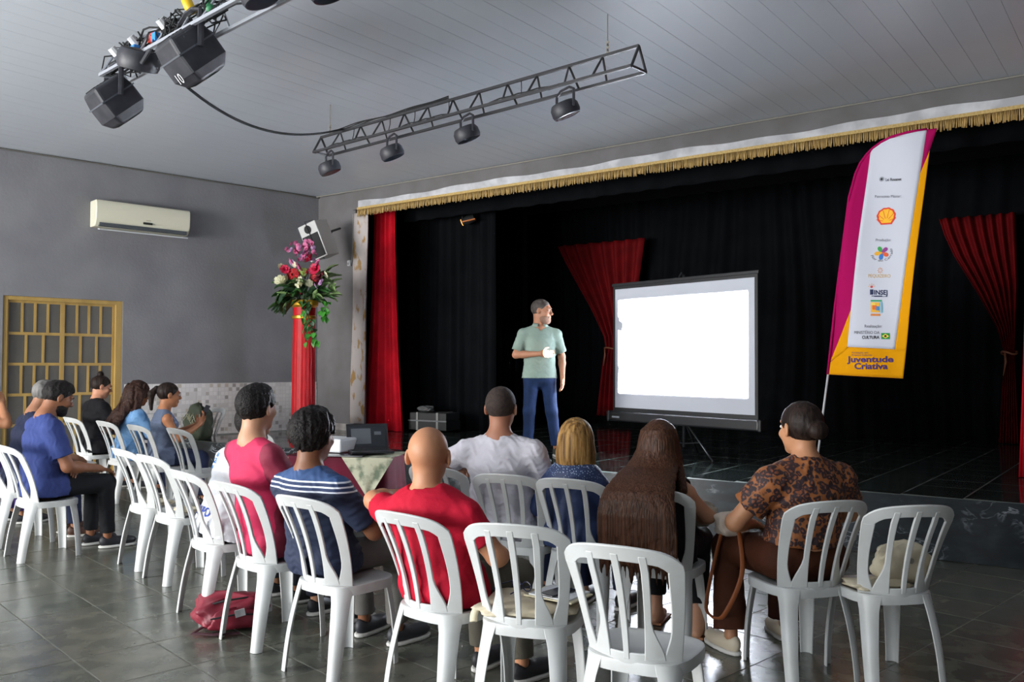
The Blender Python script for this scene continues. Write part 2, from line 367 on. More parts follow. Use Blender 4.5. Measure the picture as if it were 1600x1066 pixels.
curtain('front_curtain', 'bright red pleated drape hanging beside the marbled strip', M_red, .93, 1.38, .32, SZ+.005, 3.95, .05, 4.5, flare=.42, seed=7)
curtain('front_curtain', 'red drape edge at the far right end of the stage opening', M_red, 9.72, 10.4, -.15+.3, SZ+.005, 3.95, .05, 6, flare=.2, seed=8)
def tied(name, label, pts_l, pts_r, w0, zt, zk, zb, n=7):
    # gathered drape: left and right outlines given as (z, u)
    def itp(p, z):
        p = sorted(p); 
        for (za, ua), (zb_, ub) in zip(p, p[1:]):
            if za <= z <= zb_:
                t = (z-za)/(zb_-za); t = t*t*(3-2*t) if False else t; return ua+(ub-ua)*t
        return p[0][1] if z < p[0][0] else p[-1][1]
    def fn(a, v):
        z = zb+(zt-zb)*v; l, r = itp(pts_l, z), itp(pts_r, z); wd = r-l
        d = .05*math.sin(2*PI*n*a+.6*math.sin(a*9))*min(1, .5+wd)+ .012*math.sin(z*3+a*5)
        return (l+wd*a, w0+d, z)
    t = thing(name, label, 'curtain'); place(t, STG)
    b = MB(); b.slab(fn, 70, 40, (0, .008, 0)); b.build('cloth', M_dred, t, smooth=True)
    l, r = itp(pts_l, zk), itp(pts_r, zk); c = (l+r)/2; h = (r-l)/2+.03
    b = MB(); b.tube([(c+h*math.cos(k*PI/8), w0+.07*math.sin(k*PI/8), zk+.02*math.sin(k*PI/8*2)) for k in range(17)], .014, 8)
    b.tube([(l+.02, w0-.08, zk), (l+.03, w0-.085, zk-.12), (l+.0, w0-.085, zk-.3)], [.012, .016, .006], 8)
    b.build('tie_back', mat('dull_gold', '#7d4c35', .5), t, smooth=True)
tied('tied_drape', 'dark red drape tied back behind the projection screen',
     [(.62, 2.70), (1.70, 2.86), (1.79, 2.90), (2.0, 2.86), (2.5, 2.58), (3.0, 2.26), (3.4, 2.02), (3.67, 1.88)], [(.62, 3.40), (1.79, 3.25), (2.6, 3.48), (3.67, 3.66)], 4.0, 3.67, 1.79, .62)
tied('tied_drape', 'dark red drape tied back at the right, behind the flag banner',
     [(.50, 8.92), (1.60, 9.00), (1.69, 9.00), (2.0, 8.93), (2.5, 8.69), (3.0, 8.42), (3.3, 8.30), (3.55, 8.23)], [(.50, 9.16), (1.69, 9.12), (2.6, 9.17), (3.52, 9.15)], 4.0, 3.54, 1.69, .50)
# gold fringe
fg = thing('gold_fringe', 'long gold bullion fringe hanging from the stage header', 'fringe'); place(fg, STG)
M_gold = mat('gold_thread', '#c2a263', .65, var='#96794a', vscale=40, stretch=(6, 6, .4))
M_gold2 = mat('gold_braid', '#c9ab6c', .6, var='#ab8f52', vscale=60, bump=.4, bscale=120)
MB().box(.98, 12.9, -.085, -.06, 3.842, 3.876).build('braid', M_gold2, fg)
st = MB(); rn = random.Random(5); u = .985
while u < 12.9:
    l = rn.uniform(.088, .115); dx = rn.uniform(-.012, .012); dy = rn.uniform(-.012, .004); r = rn.uniform(.0055, .0085)
    st.tube([(u, -.075, 3.848), (u+dx*.5, -.078+dy*.5, 3.848-l*.5), (u+dx, -.076+dy, 3.848-l)], [r*.8, r, r*1.1], 4); u += rn.uniform(.0125, .0165)
tag(st.build('tassels', M_gold, fg, smooth=True), kind='stuff')
# marbled strip at the edge of the opening
M_marb = mat('gold_marbled_cloth', '#b9b0ad', .6, var='#a07c44', vscale=4.2, vdetail=5, stretch=(2.6, 1, 1.0), contrast=(.56, .62))
ms = MB(); ms.slab(lambda a, v: (.815+.05*v+a*.3, -.035-.012*math.sin(a*7)-.01*math.sin(v*9+a*3), SZ+.12+v*(3.8-SZ-.12)), 12, 24, (0, .02, 0))
tag(place(ms.build('marbled_strip', M_marb, None, smooth=True), STG), 'narrow white and gold marbled cloth strip edging the stage opening', 'wall hanging')
sens = thing('wall_sensor', 'small white sensor on the grey pier beside the marbled strip', 'sensor'); place(sens, STG, .76, 0, 3.05)
MB().box(-.035, .035, -.05, 0, -.045, .045).build('case', M_white, sens, bevel=.015, seg=3)
MB().ball((0, -.05, -.01), (.02, .012, .02)).build('lens', mat('lens_grey', '#8b8b90', .3), sens, smooth=True)
MB().tube([(.035, -.01, 0), (.05, -.008, .3), (.055, -.008, .75)], .005, 6).build('cable', mat('cable_white', '#a9a6a0', .6), sens)
# little lamp glowing under the stage roof
sl = thing('stage_lamp', 'small warm lamp glinting high inside the dark stage', 'lamp'); place(sl, STG, 2.15, 1.0, 3.68, .5)
MB().lathe([(.05, 0), (.07, .1), (.06, .2)], 14, Matrix.Rotation(1.2, 4, 'Y')).build('housing', M_dark, sl, smooth=40)
MB().lathe([(.05, -.01), (.052, 0)], 14, Matrix.Rotation(1.2, 4, 'Y')).build('bulb', mat('warm_bulb', '#402010', .4, emit='#ffb060', estr=2.2), sl)
MB().tube([(0, 0, 0), (0, 0, .75)], .01, 6).build('hanger', M_dark, sl)
MB().box(.02, .22, -.1, -.02, -.02, .0, Matrix.Rotation(-.2, 4, 'Y')).build('barn_door', mat('copper_flap', '#b06a3c', .35, metal=.7), sl)

# projection screen on its tripod, set at a slight angle
sc = thing('projection_screen', 'portable tripod projection screen glowing white on the stage', 'projection screen'); 
SCA = math.atan2(-.5, 2.0); place(sc, STG, 6.46, -.35, SZ, SCA)
M_case = mat('black_case', (.012, .013, .015), .4); M_met = mat('grey_metal', '#55585c', .35, metal=.8)
W2 = 1.03
MB().box(-W2+.015, W2-.015, -.004, .0, .47, 1.955).build('black_border', M_case, sc)
M_scr = mat('screen_cloth', '#b7bbc5', .8)
MB().box(-W2+.05, W2-.05, -.007, -.0041, .52, 1.915).build('screen_cloth', M_scr, sc)
MB().box(-W2-.02, W2+.02, -.05, .05, .36, .475).build('roller_case', M_case, sc, bevel=.02, seg=3)
MB().box(-W2, W2, -.012, .012, 1.95, 1.985).build('top_bar', M_case, sc, bevel=.004)
for s_ in (-1, 1): MB().box(s_*(W2+.03)-.02, s_*(W2+.03)+.02, -.055, .055, .355, .48).build('end_cap', M_case, sc, bevel=.012)
MB().box(-W2+.04, -W2+.16, -.053, -.05, .40, .42).build('maker_mark', mat('mark_grey', '#8f9398', .5), sc)
MB().tube([(0, .07, .12), (0, .07, 2.02)], .016, 10).build('mast', M_met, sc, smooth=True)
MB().tube([(0, .07, 2.02), (0, .03, 2.04), (0, -.01, 1.99)], .008, 8).build('hook', M_met, sc)
for k in range(3):
    a = k*2*PI/3+PI/2+.35; c_, s_ = math.cos(a), math.sin(a)
    lg = MB(); lg.tube([(0, .07, .42), (c_*.25, .07+s_*.25, .2), (c_*.46, .07+s_*.46, .012)], .011, 8); lg = lg.build('leg', M_met, sc, smooth=True)
    MB().tube([(0, .07, .16), (c_*.27, .07+s_*.27, .19)], .007, 6).build('stay', M_met, lg)
    MB().ball((c_*.46, .07+s_*.46, .014), .014, 8, 6).build('foot', M_case, lg)
SCM = (STG @ Matrix.Translation((6.46, -.35, SZ)) @ Matrix.Rotation(SCA, 4, 'Z'))
# feather banner standing on the stage apron (x,z in metres along the stage, y towards the stage)
ban = thing('feather_banner', 'tall curved feather flag in white, magenta and yellow with logos', 'banner'); place(ban, STG, 0, -.7, 0)
def by(u, z): return .03*math.sin((u-8.2)*9+z*1.4)+.02*math.sin(z*3.1+u*4)-.02*(z-1.4)
def itp(p, z):
    if z <= p[0][0]: return p[0][1]
    for (a, b), (c, d) in zip(p, p[1:]):
        if z <= c: return b+(d-b)*(z-a)/(c-a)
    return p[-1][1]
EL = [(1.43, 8.163), (2.065, 8.237), (3.078, 8.390), (3.3, 8.44), (3.397, 8.478), (3.47, 8.53), (3.52, 8.585), (3.56, 8.66), (3.59, 8.76), (3.605, 8.9), (3.612, 9.06)]
ER = [(1.40, 8.819), (3.423, 9.073), (3.55, 9.115), (3.612, 9.135)]
WL = [(1.69, 8.346), (3.49, 8.564)]; WR = [(1.664, 8.756), (3.609, 9.054)]
def region(name, m, fl_, fr_, z0f, z1f, off, nu=14, nv=44):
    def fn(a, v):
        z0, z1 = z0f(a), z1f(a); z = z0+(z1-z0)*v; l, r = fl_(z), fr_(z); u = l+(r-l)*a
        return (u, by(u, z)-off, z)
    b = MB(); b.slab(fn, nu, nv, (0, .0015, 0)); return b.build(name, m, ban, smooth=True)
M_mag = mat('magenta_cloth', '#a30c55', .85, spec=.1); M_yel = mat('yellow_cloth', '#dd9708', .85, spec=.1); M_bw = mat('banner_white', '#c6c9d6', .7)
region('flag_cloth', M_mag, lambda z: itp(EL, z), lambda z: itp(ER, z), lambda a: 1.43-.03*a, lambda a: 3.610, 0, 16, 70)
wl_ = lambda z: max(itp(WL, z), itp(EL, z)+.004) if z < 3.49 else max(itp(EL, z)+.004, 8.564)
region('white_panel', M_bw, wl_, lambda z: itp(WR, z), lambda a: 1.69-.026*a, lambda a: 3.606, .002, 14, 60)
yl = lambda z: itp([(1.43, 8.167), (1.541, 8.167), (2.036, 8.388)], z)
region('yellow_panel', M_yel, lambda z: itp([(1.43, 8.165), (1.541, 8.176)], z), lambda z: itp(ER, z), lambda a: 1.431-.03*a, lambda a: 1.692-.026*max(0, (a-.28)/.64) if a > .28 else 1.541+(1.69-1.541)*a/.28, .001, 40, 8)
region('yellow_panel', M_yel, lambda z: itp([(1.541, 8.176), (2.036, 8.388)], z), lambda z: itp(WL, z)+.01, lambda a: 1.555+.13*a, lambda a: 2.03, .001, 6, 10)
region('yellow_panel', M_yel, lambda z: itp(WR, z)-.004, lambda z: itp(ER, z), lambda a: 1.64, lambda a: 3.214+(3.423-3.214)*a, .001, 6, 40)
b = MB(); b.tube([(8.05, .0, SZ+.02), (8.107, .0, .977), (8.163, by(8.163, 1.43), 1.43)], .011, 8)
b.build('pole', mat('pole_white', '#c2c4c8', .4), ban, smooth=True)
b = MB(); b.tube([(u-.004, by(u, z)+.002, z) for z, u in EL], .012, 8); b.build('pole_sleeve', M_mag, ban, smooth=True)
b = MB(); b.box(7.85, 8.25, -.2, .2, SZ, SZ+.02); b.lathe([(.03, SZ+.02), (.02, SZ+.12)], 12, Matrix.Translation((8.05, 0, 0))); b.build('base', M_case, ban)
def bprint(name, vs, fs, m, off=.005):
    b = MB(); b.add([(x, by(x, z)-off, z) for x, z in vs], fs); b.build(name, m, ban)
def btext(t, u0, u1, z0, z1, h, m, bold=0):
    vs, fs = text_polys(t, 1, bold); xs = [v[0] for v in vs]; x0, x1 = min(xs), max(xs)
    bprint('lettering', [(u0+(v[0]-x0)/(x1-x0)*(u1-u0), z0+(v[0]-x0)/(x1-x0)*(z1-z0)+v[1]/.69*h) for v in vs], fs, m)
K_ = mat('ink_black', '#23252c', .7); G_ = mat('ink_grey', '#54575f', .7); P_ = mat('ink_purple', '#3b1f63', .7); O_ = mat('ink_ochre', '#c9a24a', .7); NV = mat('ink_navy', '#16254f', .7)
for t, a, b_, z0, z1, h, m, bo in [('Lei Rouanet', 8.698, 8.840, 3.199, 3.181, .026, K_, .02), ('Patrocínio Máster:', 8.603, 8.837, 3.057, 3.030, .025, G_, 0), ('Produção:', 8.611, 8.741, 2.654, 2.644, .025, G_, 0),
    ('PEQUIZEIRO', 8.547, 8.733, 2.326, 2.315, .030, O_, 0), ('Realização:', 8.508, 8.653, 1.866, 1.863, .027, G_, 0), ('MINISTÉRIO DA', 8.416, 8.631, 1.809, 1.805, .027, G_, 0), ('CULTURA', 8.484, 8.630, 1.763, 1.761, .027, K_, .03),
    ('Formação em', 8.392, 8.534, 1.628, 1.627, .014, P_, 0), ('Projetos Culturais', 8.392, 8.568, 1.606, 1.605, .014, P_, 0), ('Juventude', 8.345, 8.742, 1.548, 1.549, .053, P_, .03), ('Criativa', 8.414, 8.695, 1.484, 1.486, .053, P_, .03), ('INSEJ', 8.592, 8.705, 2.166, 2.161, .041, NV, .03)]:
    btext(t, a, b_, z0, z1, h, m, bo)
def disc(cx, cz, r, m, n=18, sx=1, off=.006, name='logo'): bprint(name, [(cx+r*sx*math.cos(2*PI*k/n), cz+r*math.sin(2*PI*k/n)) for k in range(n)], [tuple(range(n))], m, off)
def poly2(pts, m, off=.006, name='logo'): bprint(name, pts, [tuple(range(len(pts)))], m, off)
def fan(c, pts, m, off=.006): n = len(pts); bprint('logo', [c]+pts, [(0, k+1, k+2) for k in range(n-1)], m, off)
# small sun badge
disc(8.663, 3.222, .022, mat('badge', '#8f939c', .7)); disc(8.663, 3.222, .011, K_, off=.007)
# scallop shell emblem
def scallop(s): 
    pts = []
    for k in range(29):
        a = math.radians(205-k*(230/28)); r = .083*s*(1+.035*math.cos(k*PI/2)); pts.append((8.702+r*math.cos(a), 2.878+r*math.sin(a)*.93))
    base = [(8.702+.052*s, 2.875-.068*s), (8.702+.050*s, 2.880-.078*s-.004), (8.702-.050*s, 2.884-.078*s-.004), (8.702-.052*s, 2.879-.068*s)]
    return pts+base
fan((8.702, 2.86), scallop(1.0)+[scallop(1.0)[0]], mat('emblem_red', '#d5331c', .7), .006)
fan((8.702, 2.86), scallop(.82)+[scallop(.82)[0]], mat('emblem_yellow', '#f2b416', .7), .007)
for k in range(6):
    a = math.radians(165-k*30); c_ = (8.702, 2.828); d = (math.cos(a), math.sin(a)); n_ = (-d[1]*.0022, d[0]*.0022)
    p0 = (c_[0]+d[0]*.028, c_[1]+d[1]*.028); p1 = (c_[0]+d[0]*(.085+.022*math.sin(a)), c_[1]+d[1]*(.085+.022*math.sin(a)))
    poly2([(p0[0]-n_[0], p0[1]-n_[1]), (p1[0]-n_[0], p1[1]-n_[1]), (p1[0]+n_[0], p1[1]+n_[1]), (p0[0]+n_[0], p0[1]+n_[1])], MATS['emblem_red'], .008)
# pinwheel flower with a curved word under it
for k, h in enumerate(('#2f9a46', '#8d2f86', '#d6562a', '#2a6fc0', '#e3a51f')):
    a = math.radians(115-k*72); b0 = (8.662+.02*math.cos(a), 2.545+.02*math.sin(a)); pts = []
    for j in range(12):
        t = 2*PI*j/12; x, y = .034*math.cos(t), .017*math.sin(t)*(1+.4*math.cos(t)); x += .03
        pts.append((8.662+x*math.cos(a)-y*math.sin(a), 2.545+x*math.sin(a)+y*math.cos(a)))
    poly2(pts, mat('petal_'+h[1:], h, .7), .006+.0003*k)
vs, fs = text_polys('Flor do Cerrado', 1); xs = [v[0] for v in vs]; x0, x1 = min(xs), max(xs)
pp = []
for v in vs:
    t = (v[0]-x0)/(x1-x0); a = math.radians(195+t*190); r = .098-v[1]*.036; pp.append((8.66+r*math.cos(a)*.98, 2.545+r*math.sin(a)*.82))
bprint('lettering', pp, fs, K_)
for k in range(8):
    a = k*PI/4; poly2([(8.646+.022*math.cos(a+.25*q)*w_, 2.385+.026*math.sin(a+.25*q)*w_) for q, w_ in ((0, .25), (-.6, .9), (0, 1.1), (.6, .9))], mat('star_orange', '#d98a2b', .7))
poly2([(8.558, 2.166), (8.586, 2.166), (8.586, 2.214), (8.558, 2.214)], NV); disc(8.572, 2.238, .011, mat('dot_red', '#c0392b', .7))
for k in range(5):
    a = math.radians(10+k*40); poly2([(8.572+r*math.cos(a+d), 2.238+r*math.sin(a+d)) for r, d in ((.018, -.1), (.03, -.08), (.03, .08), (.018, .1))], mat('ray_gold', '#d9a53a', .7))
poly2([(8.592, 2.15), (8.705, 2.145), (8.705, 2.141), (8.592, 2.146)], NV)
poly2([(8.57, 2.15), (8.66, 2.148), (8.66, 2.155), (8.57, 2.157)], NV)
for (a, b_, c_, d, h) in ((8.562, 8.655, 2.103, 2.118, '#2f9a6a'), (8.562, 8.636, 2.005, 2.097, '#eab035'), (8.575, 8.612, 2.03, 2.07, '#e06a2a'), (8.606, 8.634, 2.022, 2.06, '#2f86c4'), (8.566, 8.6, 2.07, 2.092, '#f0cf5a'), (8.643, 8.66, 2.0, 2.098, '#6ab0c8'), (8.56, 8.64, 1.972, 1.992, '#d8863f')):
    poly2([(a, c_), (b_, c_-.003), (b_, d-.003), (a, d)], mat('sq_'+h[1:], h, .7), .006 if b_-a > .06 else .007)
poly2([(8.645, 1.758), (8.716, 1.756), (8.716, 1.812), (8.645, 1.814)], mat('flag_green', '#1f8a3c', .7)); poly2([(8.651, 1.785), (8.680, 1.765), (8.710, 1.784), (8.680, 1.806)], mat('flag_yellow', '#f0d020', .7), .007); disc(8.680, 1.785, .011, NV, off=.008)

# red fluted column with gold bands, flowers on top
pc = thing('red_column', 'fluted red column with gold bands at the corner of the stage', 'column', (-2.905, 12.05, SZ))
M_col = mat('red_plaster', '#b8121b', .5, var='#a81019', vscale=6, spec=.3)
fl_ = lambda a, z: 1-.045*(.5+.5*math.cos(a*2*PI*18)) if .14 < z < 1.62 else 1
MB().lathe([(.21, 0), (.21, .06), (.19, .07), (.185, .12), (.163, .14), (.163, .16), (.158, 1.0), (.150, 1.62), (.152, 1.64)], 108, rad=fl_).build('shaft', M_col, pc, smooth=30)
M_gld = mat('gold_leaf', '#c79a2e', .3, metal=.7)
MB().lathe([(.155, 1.64), (.168, 1.65), (.168, 1.68), (.155, 1.69)], 36).build('gold_band', M_gld, pc, smooth=30)
MB().lathe([(.15, 1.69), (.155, 1.80)], 36).build('neck', M_col, pc, smooth=30)
MB().lathe([(.155, 1.80), (.19, 1.83), (.20, 1.88), (.19, 1.9)], 36).build('capital', M_gld, pc, smooth=30)
fa = thing('flower_arrangement', 'large spray of pink, red and white flowers with trailing leaves on the red column', 'flowers', (-2.905, 12.05, SZ+1.9))
GREENS = [mat('leaf_dark', '#27452b', .5), mat('leaf_mid', '#37632f', .5), mat('leaf_pale', '#7f9a62', .55), mat('leaf_bright', '#3f8a2e', .5)]
def leaf_mesh(m, L=.16, Wd=.055):
    b = MB(); prof = [(0, .004), (.2, .6), (.45, 1), (.7, .75), (.9, .3), (1, .01)]
    vs = []; fs = []
    for t, q in prof: vs += [(t*L, -q*Wd/2, .012*math.sin(t*3)-.03*t*t), (t*L, 0, -.008-.03*t*t), (t*L, q*Wd/2, .012*math.sin(t*3)-.03*t*t)]
    for i in range(len(prof)-1): fs += [(i*3, i*3+3, i*3+4, i*3+1), (i*3+1, i*3+4, i*3+5, i*3+2)]
    n = len(vs); vs += [(x, y, z-.002) for x, y, z in vs]; fs += [tuple(k+n for k in reversed(q)) for q in fs]
    me = b.add(vs, fs).mesh('leaf'); me.materials.append(m); me.shade_smooth(); return me
LM = [leaf_mesh(m) for m in GREENS]; LMs = [leaf_mesh(m, .1, .07) for m in GREENS]
rn = random.Random(11)
def leaf(me, p, yaw, pitch, sc_=1, roll=0):
    o = bpy.data.objects.new('leaf', me); link(o, fa); o.location = p; o.rotation_euler = Euler((roll, -pitch, yaw), 'XYZ'); o.scale = (sc_,)*3
for k in range(120):
    a = rn.uniform(0, 2*PI); r = rn.uniform(.08, .2); leaf(LM[rn.choice((0, 0, 1, 1, 2))], (r*math.cos(a), r*math.sin(a), rn.uniform(.0, .32)), a+rn.uniform(-.5, .5), rn.uniform(-.5, .9), rn.uniform(1.0, 1.7), rn.uniform(-.6, .6))
for k in range(26):   # dark leaves drooping at the left
    a = rn.uniform(2.6, 4.0); leaf(LM[rn.choice((0, 0, 1))], (-.18+rn.uniform(-.1, .06), -.1+rn.uniform(-.1, .1), rn.uniform(-.02, .18)), a, rn.uniform(-1.1, -.2), rn.uniform(1.1, 1.7), rn.uniform(-.6, .6))
for k in range(26):   # pale leaves at the right
    a = rn.uniform(-1.2, .5); leaf(LM[2], (.24+rn.uniform(-.06, .14), -.08+rn.uniform(-.12, .1), rn.uniform(.05, .42)), a, rn.uniform(-.4, 1.1), rn.uniform(1.0, 1.5), rn.uniform(-.7, .7))
for k in range(46):   # trailing ivy in front
    t = rn.random(); leaf(LMs[rn.choice((0, 1, 1, 3)) if t < .75 else 3], (.05+t*.13+rn.uniform(-.08, .08), -.2-.05*t+rn.uniform(-.03, .03), .0-.62*t+rn.uniform(-.03, .03)), rn.uniform(-2.6, -.5), rn.uniform(-1.3, -.3), rn.uniform(.7, 1.1), rn.uniform(-.5, .5))
for k in range(14): leaf(LMs[3], (.33+rn.uniform(-.07, .07), -.16+rn.uniform(-.05, .05), -.12+rn.uniform(-.14, .1)), rn.uniform(-2.2, -.8), rn.uniform(-1.2, -.2), rn.uniform(.8, 1.1))
b = MB()
for k in range(14):
    a = rn.uniform(0, 2*PI); b.tube([(0, 0, .0), (.1*math.cos(a), .1*math.sin(a), .2), (.2*math.cos(a), .2*math.sin(a), .38)], .005, 5)
b.tube([(.03, -.1, .1), (.06, -.2, 0), (.12, -.23, -.3), (.18, -.24, -.6)], .005, 5); b.build('stems', GREENS[1], fa)
def flower_mesh(m, mc, petals=7, r=.06):
    b = MB()
    for ring, (q, tilt, nn) in enumerate(((1, .25, petals), (.65, .7, petals-1), (.38, 1.1, 4))):
        for k in range(nn):
            a = 2*PI*k/nn+ring*.4; R = Matrix.Rotation(a, 4, 'Z') @ Matrix.Rotation(-tilt, 4, 'Y')
            b.add([(0, -.012*q, 0), (r*.6*q, -r*.42*q, .006), (r*q, -r*.2*q, .012), (r*q, r*.2*q, .012), (r*.6*q, r*.42*q, .006), (0, .012*q, 0)], [(0, 1, 2, 3, 4, 5), (5, 4, 3, 2, 1, 0)], R)
    me = b.mesh('blossom'); me.materials.append(m); return me
FM = {n: flower_mesh(mat('petal_'+n, h, .6), None) for n, h in dict(cream='#d8d6b4', pink='#cf6f9a', rose='#c22148', red='#a5121c', wine='#5c1424', lilac='#c39ac6', lime='#8fa653').items()}
def blossom(n, x, z, y=-.22, s=1.0):
    o = bpy.data.objects.new('blossom', FM[n]); link(o, fa); o.location = (x, y, z); o.rotation_euler = (1.2+rn.uniform(-.35, .35), rn.uniform(-.5, .5), rn.uniform(0, 6)) ; o.scale = (s*1.25,)*3
PX = 12.05/1349*.98
def fpx(n, px, py, y=-.22, s=1.0): blossom(n, (px-472)*PX, (466-py)*PX, y+rn.uniform(-.03, .03), s)
for n, px, py, s in [('cream', 440, 438, 1.25), ('cream', 452, 434, 1.2), ('cream', 465, 440, .9), ('cream', 475, 440, 1.3), ('cream', 485, 442, .9), ('red', 459, 427, 1.3), ('rose', 447, 420, 1.0), ('pink', 466, 416, 1.1), ('lilac', 457, 411, 1), ('cream', 440, 416, .8),
    ('lime', 475, 424, 1.0), ('rose', 496, 419, 1.3), ('rose', 487, 403, 1.1), ('wine', 494, 434, 1.2), ('wine', 503, 432, 1.1), ('red', 489, 431, 1.1), ('pink', 500, 410, .9), ('lilac', 506, 440, .9), ('rose', 474, 457, .8), ('lilac', 494, 446, .7), ('cream', 509, 428, .8), ('rose', 484, 425, .9), ('cream', 460, 412, .7), ('pink', 455, 408, .8)]:
    fpx(n, px, py, s=s)
for k in range(48): fpx('pink' if rn.random() < .7 else 'lilac', rn.gauss(474, 9), rn.uniform(372, 404), -.12, rn.uniform(.4, .65))
for px, py in ((446, 388), (448, 386), (455, 378), (460, 386), (492, 394), (489, 390), (465, 380)): fpx('pink', px, py, -.12, .5)

# loudspeaker hung in the corner
sp = thing('loudspeaker', 'tilted white loudspeaker mounted in the wall corner above the flowers', 'loudspeaker')
sp.matrix_basis = Matrix.Translation((-2.83, 12.72, 3.34)) @ Matrix.Rotation(math.radians(-30), 4, 'Z') @ Matrix.Rotation(math.radians(-16), 4, 'Y') @ Matrix.Rotation(math.radians(14), 4, 'X')
b = MB(); b.add([(-.17, -.2, -.27), (.17, -.2, -.27), (.11, .16, -.27), (-.11, .16, -.27), (-.17, -.2, .27), (.17, -.2, .27), (.11, .16, .27), (-.11, .16, .27)], [(0,3,2,1),(4,5,6,7),(0,1,5,4),(1,2,6,5),(2,3,7,6),(3,0,4,7)])
M_spk = mat('speaker_white', '#c4c4c2', .5); b.build('cabinet', M_spk, sp, bevel=.012)
MB().box(-.15, .15, -.212, -.2, -.25, .1).build('grille', mat('grille_black', (.01, .01, .012), .6, bump=.5, bscale=200), sp, bevel=.01)
MB().lathe([(.05, 0), (.06, .01), (.06, .014), (.02, .006)], 20, Matrix.Translation((0, -.2, .18)) @ Matrix.Rotation(PI/2, 4, 'X')).build('horn', mat('grille_black', (.01, .01, .012), .6), sp)
MB().tube([(0, .16, 0), (.02, .3, .1), (.03, .5, .12)], .018, 8).build('bracket', M_met, sp)
MB().tube([(.12, -.1, .275), (.0, -.21, .3), (.02, -.22, .0), (.06, -.16, -.3)], .006, 6).build('cable', M_dark, sp)

# trusses and lamps under the ceiling
M_tr = mat('truss_black', '#26262a', .5); M_trw = mat('truss_silver', '#a9acb4', .4, metal=.5); M_can = mat('lamp_black', '#22232a', .5, var='#33333a', vscale=9); M_dust = mat('dusty_top', '#5c5348', .8, var='#3a3735', vscale=12)
def truss(name, label, A, B, side, m, r=.011, bays=12, wires=True):
    t = thing(name, label, 'truss', A); d = Vector(B)-Vector(A); L = d.length; t.rotation_euler = (0, 0, math.atan2(d.y, d.x)); h = side*.9
    ch = [(0, 0), (-side/2, -h), (side/2, -h)]
    for (y, z) in ch: MB().box(0, L, y-r, y+r, z-r, z+r).build('chord', m, t)
    bw = L/bays
    for k in range(1, bays):
        for q in (1, 2): MB().tube([(k*bw, 0, 0), (k*bw+.03*(-1)**k, ch[q][0], ch[q][1])], r*.8, 6).build('brace', m, t)
    for x in (0, L):
        for p, q in ((0, 1), (0, 2), (1, 2)): MB().tube([(x, *ch[p]), (x, *ch[q])], r, 6).build('end_brace', m, t)
    return t, L
t1, L1 = truss('lighting_truss', 'black triangular lighting truss hung from the ceiling before the stage', (-1.98, 8.86, 3.85), (.92, 6.26, 3.85), .19, M_tr)
def chain(t, x):
    b = MB()
    for k in range(5): b.lathe([(.012, -.003), (.014, 0), (.012, .003)], 10, Matrix.Translation((x, 0, .015+k*.02)) @ Matrix.Rotation(PI/2, 4, 'X') @ Matrix.Rotation(k % 2*PI/2, 4, 'Y'))
    b.tube([(x, 0, .1), (x, 0, ZC-3.85)], .004, 6); b.build('chain', mat('chain_steel', '#9b958a', .4, metal=.6), t)
chain(t1, L1-.28); chain(t1, .15)
b = MB(); rn = random.Random(4)
for k in range(3): b.tube([(x, .01*math.sin(x*5+k), .018+.008*k+.006*math.sin(x*9+k)) for x in [i*.1 for i in range(2, 20)]], .006, 5)
for k in range(3): b.tube([(x, -.08+.02*math.sin(x*6+k), -.16+.012*math.sin(x*11+2*k)) for x in [.2+i*.1 for i in range(0, 31)]], .006, 5)
for x in (.55, 1.1, 1.45, 1.9, 2.75): b.tube([(x, 0, 0), (x+.03, -.03, -.08), (x+.07, -.08, -.16)], .004, 5)
b.build('cables', M_dark, t1)
def par_can(label, t, x, big=False, group='flat lamps on the black truss'):
    T = t.matrix_basis @ Matrix.Translation((x, -.04, -.19)); p = T.translation
    o = thing('par_lamp', label, 'stage lamp', p, t.rotation_euler[2]+math.radians(-20), group)
    b = MB(); b.tube([(-.125, 0, -.16), (-.125, 0, -.03), (-.06, 0, .0), (.06, 0, 0), (.125, 0, -.03), (.125, 0, -.16)], .011, 6); b.build('yoke', M_can, o)
    R = Matrix.Translation((0, 0, -.16)) @ Matrix.Rotation(math.radians(22), 4, 'X') @ Matrix.Rotation(math.radians(-6), 4, 'Y')
    MB().lathe([(.05, .055), (.095, .05), (.112, .02), (.114, -.03), (.104, -.055)], 28, R).build('housing', M_can, o, smooth=35)
    MB().lathe([(.04, .057), (.09, .053)], 24, R).build('top_plate', M_dust, o)
    MB().lathe([(.09, -.058), (.1, -.056)], 24, R).build('lens', mat('lamp_lens', '#3d4148', .2), o)
    MB().lathe([(.016, -.015), (.016, .015)], 10, Matrix.Translation((-.14, 0, -.16)) @ Matrix.Rotation(PI/2, 4, 'Y')).build('knob', M_dark, o)
    return o
for x, lb in ((.20, 'flat round lamp at the far left end of the black truss'), (1.17, 'flat round lamp second from the far end of the black truss'), (2.16, 'flat round lamp third from the far end of the black truss'), (3.24, 'flat round lamp at the near right end of the black truss')):
    par_can(lb, t1, x)
